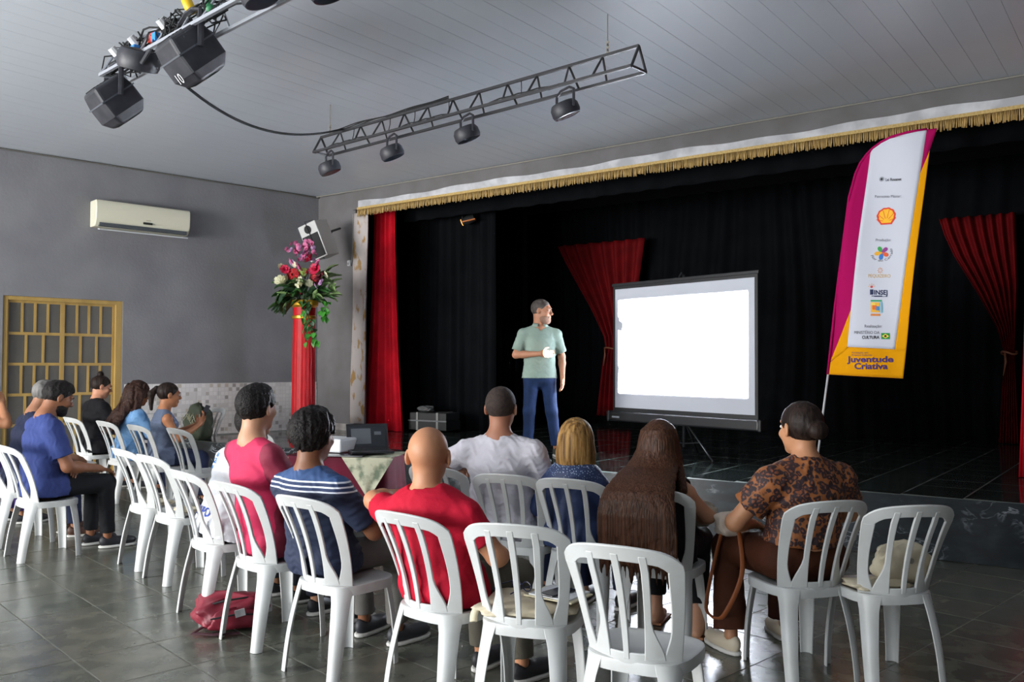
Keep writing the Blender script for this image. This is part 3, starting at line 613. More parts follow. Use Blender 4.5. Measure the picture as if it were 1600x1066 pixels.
# second, silver truss with bigger lamps at upper left
t2, L2 = truss('lighting_truss', 'silver lighting truss wrapped in cables at upper left, running out of frame', (-3.0, 6.43, 3.83), (.2, 3.45, 3.83), .2, M_trw, .011, 14)
b = MB(); rn = random.Random(9)
for k in range(16):
    x = rn.uniform(.0, 1.5); pts = []
    for j in range(14): pts.append((x+.09*math.cos(j*1.1+k)+.02*j*rn.uniform(.2, 1), .08*math.sin(j*1.3+k*2), -.1+.1*math.sin(j*1.1+k*1.7)))
    b.tube(pts, .006, 5)
for k in range(4): b.tube([(x, .05*math.sin(x*7+k*2), -.05*k+.02*math.sin(x*13+k)) for x in [i*.1 for i in range(0, 32)]], .007, 5)
b.build('cable_bundle', M_dark, t2)
b = MB()
for x in (.18, .5, .95): b.lathe([(.03, 0), (.03, .06)], 10, Matrix.Translation((x, -.05, -.06)) @ Matrix.Rotation(.8, 4, 'X'))
b.build('white_tape', M_white, t2)
for x, y, z, h in ((.83, -.06, -.1, '#2a7fd0'), (.55, -.08, -.12, '#2a7fd0'), (.72, -.02, -.06, '#c8402c'), (.64, 0, -.05, '#c8402c')): MB().box(x-.03, x+.03, y-.02, y+.02, z-.03, z+.03).build('connector', mat('conn_'+h[1:], h, .5), t2, bevel=.004)
def big_can(label, px, loc, yaw, s=1.0, mark=None):
    o = thing('par_lamp', label, 'stage lamp', loc, yaw, 'large lamps on the silver truss'); o.scale = (s,)*3
    b = MB(); b.tube([(-.165, 0, -.26), (-.165, 0, -.04), (-.05, 0, .0), (.05, 0, 0), (.165, 0, -.04), (.165, 0, -.26)], .014, 6, flat=1.4); b.build('yoke', M_can, o)
    R = Matrix.Translation((0, 0, -.26)) @ Matrix.Rotation(math.radians(42), 4, 'X')
    bd = MB(); bd.add([(x*.135, y*.12, .13) for x, y in ((-1,-1),(1,-1),(1,1),(-1,1))]+[(x*.15, y*.14, .02) for x, y in ((-1,-1),(1,-1),(1,1),(-1,1))]+[(x*.15, y*.14, -.10) for x, y in ((-1,-1),(1,-1),(1,1),(-1,1))]+[(x*.105, y*.10, -.17) for x, y in ((-1,-1),(1,-1),(1,1),(-1,1))],
        [(0,1,2,3),(15,14,13,12)]+[(a*4+k, a*4+4+k, a*4+4+(k+1) % 4, a*4+(k+1) % 4) for a in range(3) for k in range(4)], R)
    bd.build('housing', M_can, o, bevel=.025, seg=3, weld=True)
    MB().box(-.152, .152, -.143, .143, .014, .024, R).build('seam', mat('seam_grey', '#55585f', .4), o)
    for k in range(4): MB().box(-.09, .09, -.10+k*.03, -.085+k*.03, .128, .136, R).build('vent', M_dark, o)
    MB().box(-.06, .06, .13, .16, -.08, .04, R).build('control_box', M_can, o, bevel=.006)
    MB().lathe([(.095, -.172), (.1, -.17)], 24, R).build('lens', mat('lamp_lens', '#3d4148', .2), o)
    if mark:
        vs, fs = text_polys(mark, .09); MB().add([(-.08+x_, -.1445, -.12+y_) for x_, y_, _ in vs], fs, Matrix.Translation((0, 0, -.26)) @ Matrix.Rotation(math.radians(42), 4, 'X')).build('number', M_white, o)
    return o
big_can('large boxy lamp hanging lowest at the left end of the silver truss', 0, (-2.93, 6.28, 3.70), math.radians(-48), 1.0)
big_can('large boxy lamp with a number, nearest of those on the silver truss', 0, (-2.08, 5.50, 3.78), math.radians(-48), 1.05, '10')
o = par_can('round flat lamp between the two boxy lamps on the silver truss', t2, .62, group='large lamps on the silver truss'); o.scale = (1.25,)*3; o.location = (-2.48, 5.9, 3.78); o.rotation_euler = (math.radians(-25), math.radians(28), math.radians(-60))
for lb, p in (('dark lamp just cut by the top edge, left of two', (-1.47, 4.93, 3.815)), ('dark lamp just cut by the top edge, right of two', (-.96, 4.42, 3.635))):
    o = par_can(lb, t2, 2.0, group='lamps at the top edge'); o.location = p
    MB().tube([(0, 0, 0), (0, 0, 3.66-p[2]+.15)], .012, 6).build('hanger', M_can, o)
tag(MB().tube([(-2.14, 5.56, 3.90), (-2.12, 5.53, 3.87), (-2.09, 5.51, 3.81), (-2.06, 5.52, 3.78)], [.02, .034, .034, .024], 10).build('yellow_connector', mat('yellow_plastic', '#d8b018', .5), None, smooth=True), 'yellow plug connector hanging at the top of the silver truss', 'connector')
tag(MB().tube([(-1.92, 5.38, 3.80), (-1.91, 5.36, 3.76), (-1.89, 5.34, 3.71)], [.016, .026, .03], 10).build('green_connector', mat('green_plastic', '#2f7a4c', .5), None, smooth=True), 'green plug connector hanging beside the yellow one on the silver truss', 'connector')
A, B = Vector((-2.42, 5.85, 3.58)), Vector((-1.72, 8.62, 3.87)); pts = []
for k in range(25):
    t = k/24; p = A.lerp(B, t); p.z -= .30*4*t*(1-t)*(1-.35*t); pts.append(p)
tag(MB().tube(pts, .011, 6).build('sagging_cable', M_dark, None, smooth=True), 'black cable sagging between the silver truss and the black truss', 'cable')
# ------------------------------------------------------------------ white stacking chairs
M_ch = mat('chair_plastic', '#c4c6c6', .38, var='#babbb9', vscale=5, spec=.45)
def bW(z): t = (z-.44)/.44; return .365+.095*min(1, t*1.25)-.01*max(0, t-.8)*5
def bY(z): t = (z-.44)/.44; return -.188-.055*t-.095*t*t
def wrap(z): t = (z-.44)/.44; return .085-.02*t
def bp(a, z): return (a*bW(z)/2, bY(z)+wrap(z)*a*a, z)
def ztop(a): return .885-.03*abs(a)**2.2-.035*abs(a)**9
def strip(b, fn, nu, nv, th=.011):
    def off(p): return p
    A = [[Vector(fn(i/nu, j/nv)) for i in range(nu+1)] for j in range(nv+1)]
    vs = []; W = nu+1
    for j in range(nv+1):
        for i in range(nu+1): vs.append(A[j][i])
    n = len(vs); bk = []
    for j in range(nv+1):
        for i in range(nu+1):
            du = A[j][min(i+1, nu)]-A[j][max(i-1, 0)]; dv = A[min(j+1, nv)][i]-A[max(j-1, 0)][i]; nn = du.cross(dv)
            bk.append(A[j][i]-nn.normalized()*th if nn.length > 1e-12 else A[j][i]+Vector((0, th, 0)))
    fs = []
    for j in range(nv):
        for i in range(nu):
            q = (j*W+i, j*W+i+1, (j+1)*W+i+1, (j+1)*W+i); fs.append(q); fs.append(tuple(k+n for k in reversed(q)))
    bd = [i for i in range(W)] + [j*W+nu for j in range(1, nv+1)] + [nv*W+i for i in range(nu-1, -1, -1)] + [j*W for j in range(nv-1, 0, -1)]
    for k in range(len(bd)):
        p, q = bd[k], bd[(k+1) % len(bd)]; fs.append((q, p, p+n, q+n))
    b.add(vs+bk, fs)
def smoothstep(x): x = max(0, min(1, x)); return x*x*(3-2*x)
def make_chair():
    t = thing('plastic_chair', 'white plastic chair', 'chair', group='white plastic chairs')
    # top rail + posts
    b = MB()
    def rail(u, v): a = -1+2*u; z1 = ztop(a); z0 = z1-.058-.03*smoothstep((abs(a)-.62)/.3); return bp(a, z0+(z1-z0)*v)
    strip(b, rail, 28, 3)
    for s in (-1, 1):
        def post(u, v):
            z = .43+(ztop(.93)-.05-.43)*v; e = .80-.035*smoothstep((z-.6)/.2)+.10*smoothstep((.56-z)/.12)*-1
            a0, a1 = (s*e, s*1.0) if s > 0 else (-1.0, -e); return bp(a0+(a1-a0)*u, z)
        strip(b, post, 4, 14)
    def lower(u, v): a = -.98+1.96*u; return bp(a, .425+.05*v)
    strip(b, lower, 20, 1)
    back = b.build('backrest', M_ch, t, smooth=40, bevel=.0035)
    for c in (-.42, 0, .42):
        b = MB()
        def slat(u, v):
            z = .45+(ztop(c)-.03-.45)*v; h = .062+.0*v; cc = c*(1+.05*v)
            fl_ = smoothstep((.60-z)/.16)*.26 if c else 0
            a0, a1 = cc-h-(fl_ if c < 0 else 0), cc+h+(fl_ if c > 0 else 0); p = bp(a0+(a1-a0)*u, z); return (p[0], p[1]-.002, p[2])
        strip(b, slat, 3, 14, .013); b.build('slat', M_ch, back, smooth=40, bevel=.003)
    # seat
    def outline(k, n):
        a = 2*PI*k/n; c, s = math.cos(a), math.sin(a); p = 3.2
        x = math.copysign(abs(c)**(2/p), c); y = math.copysign(abs(s)**(2/p), s)
        return x*(.205+.012*y), .012+y*.198
    n = 40; vs = []; fs = []
    rings = [(1.0, .398), (1.01, .43), (1.0, .442), (.95, .446), (.85, .44), (.5, .430), (.0, .428)]
    for q, z in rings:
        for k in range(n): x, y = outline(k, n); vs.append((x*q, .012+(y-.012)*q, z+.006*max(0, y-.1)*5*(-1 if q > .9 else 0)*0))
    for i in range(len(rings)-1):
        for k in range(n): fs.append((i*n+k, i*n+(k+1) % n, (i+1)*n+(k+1) % n, (i+1)*n+k))
    m0 = len(vs)
    for q, z in [(.985, .398), (.95, .428), (0, .418)]:
        for k in range(n): x, y = outline(k, n); vs.append((x*q, .012+(y-.012)*q, z))
    for i in range(2):
        for k in range(n): fs.append((m0+(i+1)*n+k, m0+(i+1)*n+(k+1) % n, m0+i*n+(k+1) % n, m0+i*n+k))
    for k in range(n): fs.append((k, m0+k, m0+(k+1) % n, (k+1) % n))
    MB().add(vs, fs).build('seat', M_ch, t, smooth=50)
    for sx, sy in ((-1, -1), (1, -1), (-1, 1), (1, 1)):
        top = Vector((sx*.158, -.150 if sy < 0 else .165, .44)); ft = Vector((sx*.188, -.232 if sy < 0 else .205, 0))
        nrm = Vector((sx, sy*1.0, 0)).normalized(); tan = Vector((-nrm.y, nrm.x, 0))
        def leg(u, v):
            p = ft.lerp(top, v); bow = .012*math.sin(v*PI); w_ = (.066+.034*v**1.4+(.02*smoothstep((v-.85)/.15) if sy < 0 else 0))/2; s = -1+2*u
            q = p+nrm*(bow-.020*s*s)+tan*(s*w_); return q
        b = MB(); strip(b, leg if True else None, 8, 12, .007)
        b.build('leg', M_ch, t, smooth=45, bevel=.0015)
    return t
chair0 = make_chair(); _first = [True]
def dirof(th): return Vector((-math.sin(math.radians(th)), math.cos(math.radians(th)), 0))
CH = {}
def chair(key, rx, ry, th, label, z=0):
    """rear-foot midpoint (rx, ry), th = heading of the chair's right-hand axis in degrees"""
    c = chair0 if _first[0] else copy_tree(chair0); _first[0] = False
    d = dirof(th); c.location = (rx+d.x*.232, ry+d.y*.232, z); c.rotation_euler = (0, 0, math.radians(th)); c['label'] = label; CH[key] = c; return c
chair('front', .40, 3.12, -28, 'empty white plastic chair nearest the camera with a bare white seat')
chair('bag', .02, 3.52, -18, 'empty white plastic chair holding a cream tote bag, glasses and phone')
chair('red', -.43, 3.76, -40, 'white plastic chair of the bald man in the red shirt')
chair('stripe', -.985, 4.20, -37, 'white plastic chair of the curly-haired man in the striped navy shirt')
chair('vest', -1.47, 4.672, -43, 'white plastic chair of the man in the crimson vest shirt')
chair('h', -1.91, 5.166, -47, 'white plastic chair of the person in the printed white shirt')
chair('g', -2.47, 6.01, -44, 'empty white plastic chair with papers, beside the printed white shirt')
chair('f', -2.837, 6.423, -45, 'empty white plastic chair right before the knees of the bearded man')
chair('right', 1.84, 4.02, 8, 'empty white plastic chair at the far right holding a cream bag')
chair('brown', 1.50, 4.14, 15, 'white plastic chair of the woman in the leopard-print blouse')
chair('long', .73, 4.51, -25, 'white plastic chair of the woman with very long brown hair')
chair('blond', .34, 4.87, -28, 'white plastic chair of the blonde woman in denim')
chair('white', -.02, 5.06, -22, 'white plastic chair of the man in the plain white T-shirt')
chair('u', -.46, 5.42, -32, 'empty white plastic chair under the resting arm of the man in white')
chair('lman', -3.83, 6.66, -44.5, 'white plastic chair of the bearded man in the blue T-shirt')
chair('p2', -4.30, 7.16, -44.5, 'white plastic chair of the grey-haired man who is writing')
chair('p3', -5.06, 7.72, -44.5, 'white plastic chair at the left edge of the frame, only partly seen')
chair('d', -3.80, 8.85, -41, 'white plastic chair of the woman in the grey tank top')
chair('e', -3.22, 8.42, -41, 'empty white plastic chair between the tank-top woman and the printed white shirt')
chair('d0', -4.38, 9.40, -41, 'white plastic chair of the curly-haired woman in the denim jacket')
chair('d00', -5.05, 10.0, -41, 'white plastic chair of the woman in black with a hair bun')
chair('t', -2.38, 8.15, -40, 'empty white plastic chair far behind, beside the red column')
chair('s', -4.12, 11.95, 150, 'white plastic chair by the tiled wall holding a green backpack')

# ------------------------------------------------------------------ table with projector and laptop
M_burg = mat('burgundy_cloth', '#5c0f26', .7, var='#4a0c1f', vscale=4, spec=.15)
TBX, TBY, TBR = -1.42, 7.45, math.radians(-9)
tb = thing('side_table', 'small table hidden under a burgundy cloth before the stage', 'table', (TBX, TBY, 0), TBR)
MB().box(-.42, .42, -.27, .27, .70, .735).build('tabletop', mat('table_wood', '#5b4632', .5), tb, bevel=.004)
for sx in (-1, 1):
    for sy in (-1, 1): MB().box(sx*.38-.02, sx*.38+.02, sy*.23-.02, sy*.23+.02, 0, .70).build('leg', mat('table_wood', '#5b4632', .5), tb)
def drape_cloth(hx, hy, z1, z0, amp=.02, n=120):
    b = MB(); rings = []; per = []
    for k in range(n):
        a = 2*PI*k/n; c, s = math.cos(a), math.sin(a); p = 8
        r = (abs(c/hx)**p+abs(s/hy)**p)**(-1/p); per.append((c*r, s*r, a))
    vs = []; lv = [0, .12, .35, .65, 1.0]
    for t in lv:
        for x, y, a in per:
            q = 1+.015*t; w_ = amp*t*math.sin(a*13+2*math.sin(a*3)); l = math.hypot(x, y); f_ = 1+(.02+.05*t+w_)/l*1
            vs.append((x*f_, y*f_, z1+(z0-z1)*t))
    fs = [tuple(range(n))]
    for i in range(len(lv)-1):
        for k in range(n): fs.append((i*n+k, (i+1)*n+k, (i+1)*n+(k+1) % n, i*n+(k+1) % n))
    return b.add(vs, fs)
cl = drape_cloth(.43, .28, .742, .06).build('burgundy_tablecloth', M_burg, None, smooth=50); cl.location = (TBX, TBY, 0); cl.rotation_euler = (0, 0, TBR)
tag(cl, 'burgundy tablecloth draped to the floor over the side table', 'tablecloth')
M_flor = mat('floral_cloth', '#a8a68f', .7, var='#5f6a55', vscale=11, vdetail=5, contrast=(.45, .62))
b = MB(); y0 = -.315
b.slab(lambda u, v: (.28+(u-.5)*.46*(1-abs(v-.45)*.2), y0+.5*v, .7445+.002*math.sin(u*9)), 12, 8, (0, 0, .003))
b.slab(lambda u, v: (.30+(u-.5)*.44*(1-v)+.02*v, y0-.022-.03*v+.012*math.sin(u*8+v*3)*v, .747-.34*v), 14, 12, (0, -.003, 0))
fc = b.build('floral_cloth', M_flor, None, smooth=40); fc.location = (TBX, TBY, 0); fc.rotation_euler = (0, 0, TBR); tag(fc, 'floral overcloth with a pointed corner hanging over the burgundy cloth', 'tablecloth')
pj = thing('projector', 'white projector on the burgundy table beside the laptop', 'projector', (TBX-.13, TBY+.02, .7435), TBR+math.radians(-14))
M_pj = mat('projector_white', '#d5d7da', .4)
MB().box(-.19, .19, -.15, .15, .02, .135).build('case', M_pj, pj, bevel=.018, seg=3)
b = MB(); [b.box(-.16+k*.028, -.146+k*.028, -.152, -.149, .09, .096+.006*(k % 2)) for k in range(6)]; b.build('ports', mat('port_dark', '#3a3d42', .5), pj)
for x, y in ((-.15, -.11), (.15, -.11), (0, .11)): MB().lathe([(.012, 0), (.012, .022)], 10, Matrix.Translation((x, y, 0))).build('foot', M_dark, pj)
MB().box(-.07, -.02, -.153, -.15, .112, .128).build('badge', mat('port_navy', '#232a45', .4), pj)
MB().lathe([(.04, 0), (.042, .03), (.03, .032)], 18, Matrix.Translation((.06, .15, .08)) @ Matrix.Rotation(-PI/2, 4, 'X')).build('lens', mat('lens_dark', '#15171c', .1), pj)
lt = thing('laptop', 'open black laptop with a dim screen on the burgundy table', 'laptop', (TBX+.22, TBY-.08, .7490), TBR+math.radians(28))
M_lp = mat('laptop_black', '#1b1c20', .35)
MB().box(-.18, .18, -.13, .12, .0, .018).build('base', M_lp, lt, bevel=.005)
b = MB(); [b.box(-.16+k*.0272, -.137+k*.0272, -.02+r*.025, .0+r*.025, .018, .0205) for k in range(12) for r in range(4)]; b.build('keyboard', mat('keys', '#101114', .5), lt)
R = Matrix.Translation((0, .12, .012)) @ Matrix.Rotation(math.radians(-24), 4, 'X')
lid = MB().box(-.18, .18, -.004, .005, 0, .235, R).build('lid', M_lp, lt, bevel=.003)
MB().box(-.155, .155, -.006, -.004, .02, .215, R).build('display', mat('laptop_display', '#22252b', .25), lid)
MB().box(-.14, .03, -.0075, -.006, .05, .19, R).build('window_light', mat('laptop_window', '#3c4046', .4, emit='#8a9098', estr=.12), lid)
MB().box(.06, .12, -.0075, -.006, .13, .16, R).build('window_small', mat('laptop_window', '#3c4046', .4), lid)
bd = MB().box(-.26, .26, -.17, .10, 0, .012); bd = bd.build('black_folder', mat('black_gloss', '#121114', .12), None, bevel=.003); bd.location = (TBX+.02, TBY-.25, .7430); bd.rotation_euler = (0, 0, TBR+.05)
tag(bd, 'glossy black board lying at the front edge of the burgundy table', 'board'); bd.location = (TBX-.02, TBY-.235, .7490); bd.scale = (.9, .62, 1)
lt.location.z = .7615
b = MB(); b.tube([(-.1, 0, 0), (0, .06, 0), (.09, .02, 0), (.12, -.06, 0), (.03, -.09, 0)], .005, 6); cb = b.build('cable_coil', M_dark, None); cb.location = (TBX+.46-.12, TBY+.17, .754); tag(cb, 'loose black cable lying behind the laptop', 'cable')
# projector beam: real lamp at the lens, masked to the picture format
inv = SCM.inverted(); lens_w = Vector((TBX-.06, TBY+.26, .9)); pl = inv @ lens_w; Dn = -pl.y
ld = bpy.data.lights.new('projector_beam', 'SPOT'); ld.energy = 45000; ld.spot_size = math.radians(160); ld.spot_blend = 0; ld.shadow_soft_size = .02; ld.color = (.97, .99, 1)
lo = bpy.data.objects.new('projector_beam', ld); COL.objects.link(lo)
R3 = SCM.to_3x3(); X, Y, Z = R3 @ Vector((1, 0, 0)), R3 @ Vector((0, 0, 1)), R3 @ Vector((0, -1, 0))
lo.matrix_basis = Matrix(((X.x, Y.x, Z.x, lens_w.x), (X.y, Y.y, Z.y, lens_w.y), (X.z, Y.z, Z.z, lens_w.z), (0, 0, 0, 1)))
ld.use_nodes = True; nt = ld.node_tree; em = [n for n in nt.nodes if n.type == 'EMISSION'][0]
N = lambda op, a, b_: (lambda n: (setattr(n, 'operation', op), [nt.links.new(v, n.inputs[i]) if hasattr(v, 'links') else setattr(n.inputs[i], 'default_value', v) for i, v in enumerate((a, b_))], n.outputs[0])[2])(nt.nodes.new('ShaderNodeMath'))
tc = nt.nodes.new('ShaderNodeTexCoord'); sx = nt.nodes.new('ShaderNodeSeparateXYZ'); nt.links.new(tc.outputs['Normal'], sx.inputs[0])
az = N('ABSOLUTE', sx.outputs[2], 0); a_ = N('DIVIDE', sx.outputs[0], az); b_ = N('DIVIDE', sx.outputs[1], az)
x0, x1, z0, z1 = -.92, .89, .70, 1.775
msk = N('MULTIPLY', N('MULTIPLY', N('GREATER_THAN', a_, (x0-pl.x)/Dn), N('LESS_THAN', a_, (x1-pl.x)/Dn)), N('MULTIPLY', N('GREATER_THAN', b_, (z0-pl.z)/Dn), N('LESS_THAN', b_, (z1-pl.z)/Dn)))
nt.links.new(msk, em.inputs['Strength'])

# ------------------------------------------------------------------ things on chairs and floor
def on_chair(o, key, x=0, y=0, z=.448, rz=0):
    c = CH[key]; o.matrix_basis = Matrix.Translation(c.location) @ Matrix.Rotation(c.rotation_euler[2], 4, 'Z') @ Matrix.Translation((x, y, z)) @ Matrix.Rotation(rz, 4, 'Z'); return o
M_cream = mat('cream_canvas', '#cdc3ab', .8, var='#b9ad92', vscale=7, bump=.15, bscale=60)
def soft_bag(name, label, hx, hy, hz, m, seed, cat='bag'):
    rn = random.Random(seed); ph = [rn.uniform(0, 6) for _ in range(6)]
    b = MB(); nu, nv = 40, 18; vs = []
    for j in range(nv+1):
        v = -1+2*j/nv
        for i in range(nu):
            a = 2*PI*i/nu; c, s = math.cos(a), math.sin(a); e_ = .45
            k = (1-abs(v)**3.5)**(1/3.5)*.5+.5*(1-abs(v)**6) if abs(v) < 1 else 0
            w_ = 1+.07*math.sin(3*a+ph[0]+3*v)+.06*math.sin(5*a+ph[1]-4*v)+.05*math.sin(9*a+ph[2]+v*7)
            vs.append((hx*math.copysign(abs(c)**e_, c)*k*w_, hy*math.copysign(abs(s)**e_, s)*k*w_, hz*(1+v)*(1+.10*math.sin(2*a+ph[3])+.05*math.sin(5*a+ph[4]))))
    fs = [(j*nu+i, j*nu+(i+1) % nu, (j+1)*nu+(i+1) % nu, (j+1)*nu+i) for j in range(nv) for i in range(nu)]
    t = thing(name, label, cat); b.add(vs, fs).build('body', m, t, smooth=True); return t
t = soft_bag('tote_bag', 'crumpled cream tote bag under the glasses and phone on the empty chair', .20, .17, .030, M_cream, 3); on_chair(t, 'bag', -.02, .02)
MB().tube(spline([(-.17, -.06, .03), (-.20, -.09, .025), (-.212, -.11, .0), (-.21, -.125, -.03)]), .02, 10, flat=.7).build('handle', M_cream, t, smooth=True)
bk = thing('notebook', 'pale papers and notebook lying on the cream tote bag', 'notebook'); on_chair(bk, 'bag', .1, .06, .516, -.3)
MB().box(-.12, .12, -.09, .09, 0, .006).build('cover', mat('manila', '#cfc7a8', .7), bk); MB().box(-.10, .10, -.08, .10, .006, .012).build('pages', mat('paper', '#d8dade', .7), bk)
ph_ = thing('phone', 'dark smartphone lying on the papers on the empty chair', 'phone'); on_chair(ph_, 'bag', .10, .05, .5295, -.45)
MB().box(-.04, .04, -.08, .08, 0, .009).build('body', mat('phone_dark', '#24262e', .2), ph_, bevel=.004, seg=3); MB().box(-.037, .037, -.076, .076, .009, .0096).build('glass', mat('phone_glass', '#191b22', .08), ph_)
gl = thing('eyeglasses', 'dark-framed eyeglasses resting on the cream tote bag', 'glasses'); on_chair(gl, 'bag', -.07, .07, .522, -.5)
for s in (-1, 1):
    b = MB(); b.tube([(s*.033+.026*math.cos(k*PI/8), 0, .022+.02*math.sin(k*PI/8)) for k in range(17)], .0028, 5); b.build('rim', mat('frame_blue', '#1d2340', .3), gl)
    MB().tube([(s*.06, 0, .03), (s*.062, -.07, .028), (s*.055, -.12, .015)], .0026, 5).build('temple', mat('frame_blue', '#1d2340', .3), gl)
MB().tube([(-.008, 0, .028), (.008, 0, .028)], .003, 5).build('bridge', mat('frame_blue', '#1d2340', .3), gl)
t = soft_bag('cream_bag', 'cream canvas bag slumped upright on the far right chair', .15, .05, .095, M_cream, 8); on_chair(t, 'right', .10, .0, .45, .25); t.rotation_euler[1] += .12
MB().lathe([(.014, 0), (.014, .006)], 12, Matrix.Translation((0, -.056, .12)) @ Matrix.Rotation(PI/2, 4, 'X')).build('snap', MATS['chain_steel'], t)
t = soft_bag('cream_bag', 'flat cream cloth bag lying on the far right chair seat', .14, .09, .02, M_cream, 12); on_chair(t, 'right', -.06, -.05, .448)
def paper(key, x, y, rz, label, m='paper'):
    o = MB().slab(lambda u, v: (-.105+.21*u, -.148+.297*v, .004+.012*u*v), 6, 6, (0, 0, .001)).build('sheet_of_paper', MATS[m], None); on_chair(o, key, x, y, .447, rz); tag(o, label, 'paper', 'papers on empty chairs')
paper('g', 0, .0, .3, 'sheet of paper on the empty chair beside the printed white shirt'); 
t = soft_bag('paper_bag', 'small beige pouch on the empty chair beside the printed white shirt', .1, .07, .016, M_cream, 5); on_chair(t, 'g', .05, -.02, .466)
t = soft_bag('paper_bag', 'small beige pouch on the empty chair before the bearded man', .11, .08, .016, M_cream, 6); on_chair(t, 'f', .03, 0, .448)
# red backpack on the floor
M_rb = mat('red_nylon', '#7c182b', .55, var='#6a1425', vscale=10, bump=.2, bscale=14)
rb = soft_bag('red_backpack', 'dark red backpack lying on the floor under the chairs', .19, .15, .085, M_rb, 21, 'backpack'); rb.location = (-1.63, 5.06, 0); rb.rotation_euler = (0, 0, math.radians(25))
pk = soft_bag('front_pocket', 'x', .13, .04, .055, M_rb, 22); [pk.__delitem__(q) for q in ('label', 'category')]; pkm = pk.children[0]; pkm.parent = rb; pkm.name = 'front_pocket'; pkm.location = (0, -.145, .01); bpy.data.objects.remove(pk)
MB().tube([(-.17, -.06, .13), (-.05, -.11, .165), (.08, -.1, .17), (.17, -.04, .14)], .006, 6).build('zip', M_dark, rb); MB().tube([(-.13, -.185, .09), (0, -.195, .105), (.13, -.185, .09)], .005, 6).build('zip', M_dark, rb)
MB().tube([(-.16, -.1, .03), (-.22, -.17, .02), (-.12, -.22, .015), (.02, -.24, .012)], .014, 6, flat=.4).build('strap', mat('strap_dark', '#3a1420', .7), rb); MB().box(.02, .075, -.203, -.198, .085, .125, Matrix.Rotation(-.2, 4, 'Y')).build('tag', M_white, rb)
# green backpack on the chair by the wall
gb = soft_bag('green_backpack', 'olive green backpack with a pale drawing, standing on the chair by the tiled wall', .19, .11, .24, mat('olive_nylon', '#3c4434', .7, var='#333a2c', vscale=8), 31, 'backpack'); on_chair(gb, 's', 0, .02, .45)
b = MB(); rn = random.Random(2)
for k in range(7):
    x0, z0 = rn.uniform(-.12, .06), rn.uniform(.18, .34); b.tube([(x0+.03*j+rn.uniform(-.02, .02), .122, z0+.05*math.sin(j*1.7+k)) for j in range(5)], .004, 5)
b.build('drawing', mat('pale_print', '#a9a68c', .7), gb)
MB().tube([(-.06, .0, .46), (-.05, .0, .51), (.05, .0, .51), (.06, 0, .46)], .012, 6).build('handle', M_dark, gb)
# flight cases on the stage behind the red drape
fcz = thing('flight_case', 'low black equipment case with pale straps on the dark stage', 'case'); place(fcz, STG, 1.86, .72, SZ, .15)
MB().box(-.34, .34, -.2, .2, .03, .17).build('body', mat('case_grey', '#1d1e20', .5), fcz, bevel=.01); MB().box(-.33, .33, -.19, .19, .17, .29).build('lid', mat('case_grey2', '#2b2c2d', .5), fcz, bevel=.01)
for s in (-.18, .18): MB().box(s-.018, s+.018, -.205, .205, .025, .295).build('strap', mat('pale_strap', '#8f8f8c', .6), fcz)
MB().box(-.345, .345, -.206, -.199, .16, .18).build('edge', mat('alu', '#77797b', .4, metal=.6), fcz)
t = soft_bag('plastic_sack', 'crumpled pale plastic bag on top of the black case', .12, .08, .04, mat('plastic_pale', '#5d5f60', .4), 41); place(t, STG, 1.70, .70, SZ+.297)
# ------------------------------------------------------------------ smooth distance-field modeller for people
V3 = lambda *a: np.array(a, float)
def rotm(yaw=0, pitch=0, roll=0): return np.array(Matrix.Rotation(yaw, 3, 'Z') @ Matrix.Rotation(pitch, 3, 'X') @ Matrix.Rotation(roll, 3, 'Y'))
def rc(a, b, ra, rb):
    a = np.asarray(a, float); b = np.asarray(b, float); ba = b-a; L2 = ba@ba+1e-12
    def f(p):
        q = p-a; t = np.clip(q@ba/L2, 0, 1); return np.linalg.norm(q-t[:, None]*ba, axis=1)-(ra+(rb-ra)*t)
    return f
def el(c, r, R=None):
    c = np.asarray(c, float); r = np.asarray(r, float)
    def f(p):
        q = p-c
        if R is not None: q = q@R
        k0 = np.linalg.norm(q/r, axis=1); k1 = np.linalg.norm(q/(r*r), axis=1)+1e-9; return k0*(k0-1)/k1
    return f
def bx(c, h, rd=.01, R=None):
    c = np.asarray(c, float); h = np.asarray(h, float)-rd
    def f(p):
        q = p-c
        if R is not None: q = q@R
        q = np.abs(q)-h; return np.linalg.norm(np.maximum(q, 0), axis=1)+np.minimum(q.max(axis=1), 0)-rd
    return f
def ec(a, b, r0, r1, ax=(1, 0, 0)):      # elliptical cone: r=(lateral, depth)
    a = np.asarray(a, float); b = np.asarray(b, float); ba = b-a; L2 = ba@ba+1e-12; d = ba/math.sqrt(L2)
    X = np.asarray(ax, float); X = X-d*(X@d); X /= np.linalg.norm(X); Y = np.cross(d, X)
    def f(p):
        q = p-a; t0 = q@ba/L2; t = np.clip(t0, 0, 1); rx = r0[0]+(r1[0]-r0[0])*t; ry = r0[1]+(r1[1]-r0[1])*t
        e = q-t[:, None]*ba; x = e@X; y = e@Y; z = e@d; m = np.minimum(rx, ry)
        k = np.sqrt((x/rx)**2+(y/ry)**2+(z/m)**2); k1 = np.sqrt((x/rx**2)**2+(y/ry**2)**2+(z/m**2)**2)+1e-9; return k*(k-1)/k1
    return f
def loftz(nodes):                         # nodes (z, cx, cy, rx, ry): upright sheet or mass described level by level
    a = np.array(sorted(nodes), float)
    def f(p):
        z = np.clip(p[:, 2], a[0, 0], a[-1, 0]); g = [np.interp(z, a[:, 0], a[:, i]) for i in (1, 2, 3, 4)]
        x = (p[:, 0]-g[0])/g[2]; y = (p[:, 1]-g[1])/g[3]; k = np.sqrt(x*x+y*y); k1 = np.sqrt((x/g[2])**2+(y/g[3])**2)+1e-6; d = k*(k-1)/k1
        return np.maximum(d, np.abs(p[:, 2]-z)-.002)
    return f
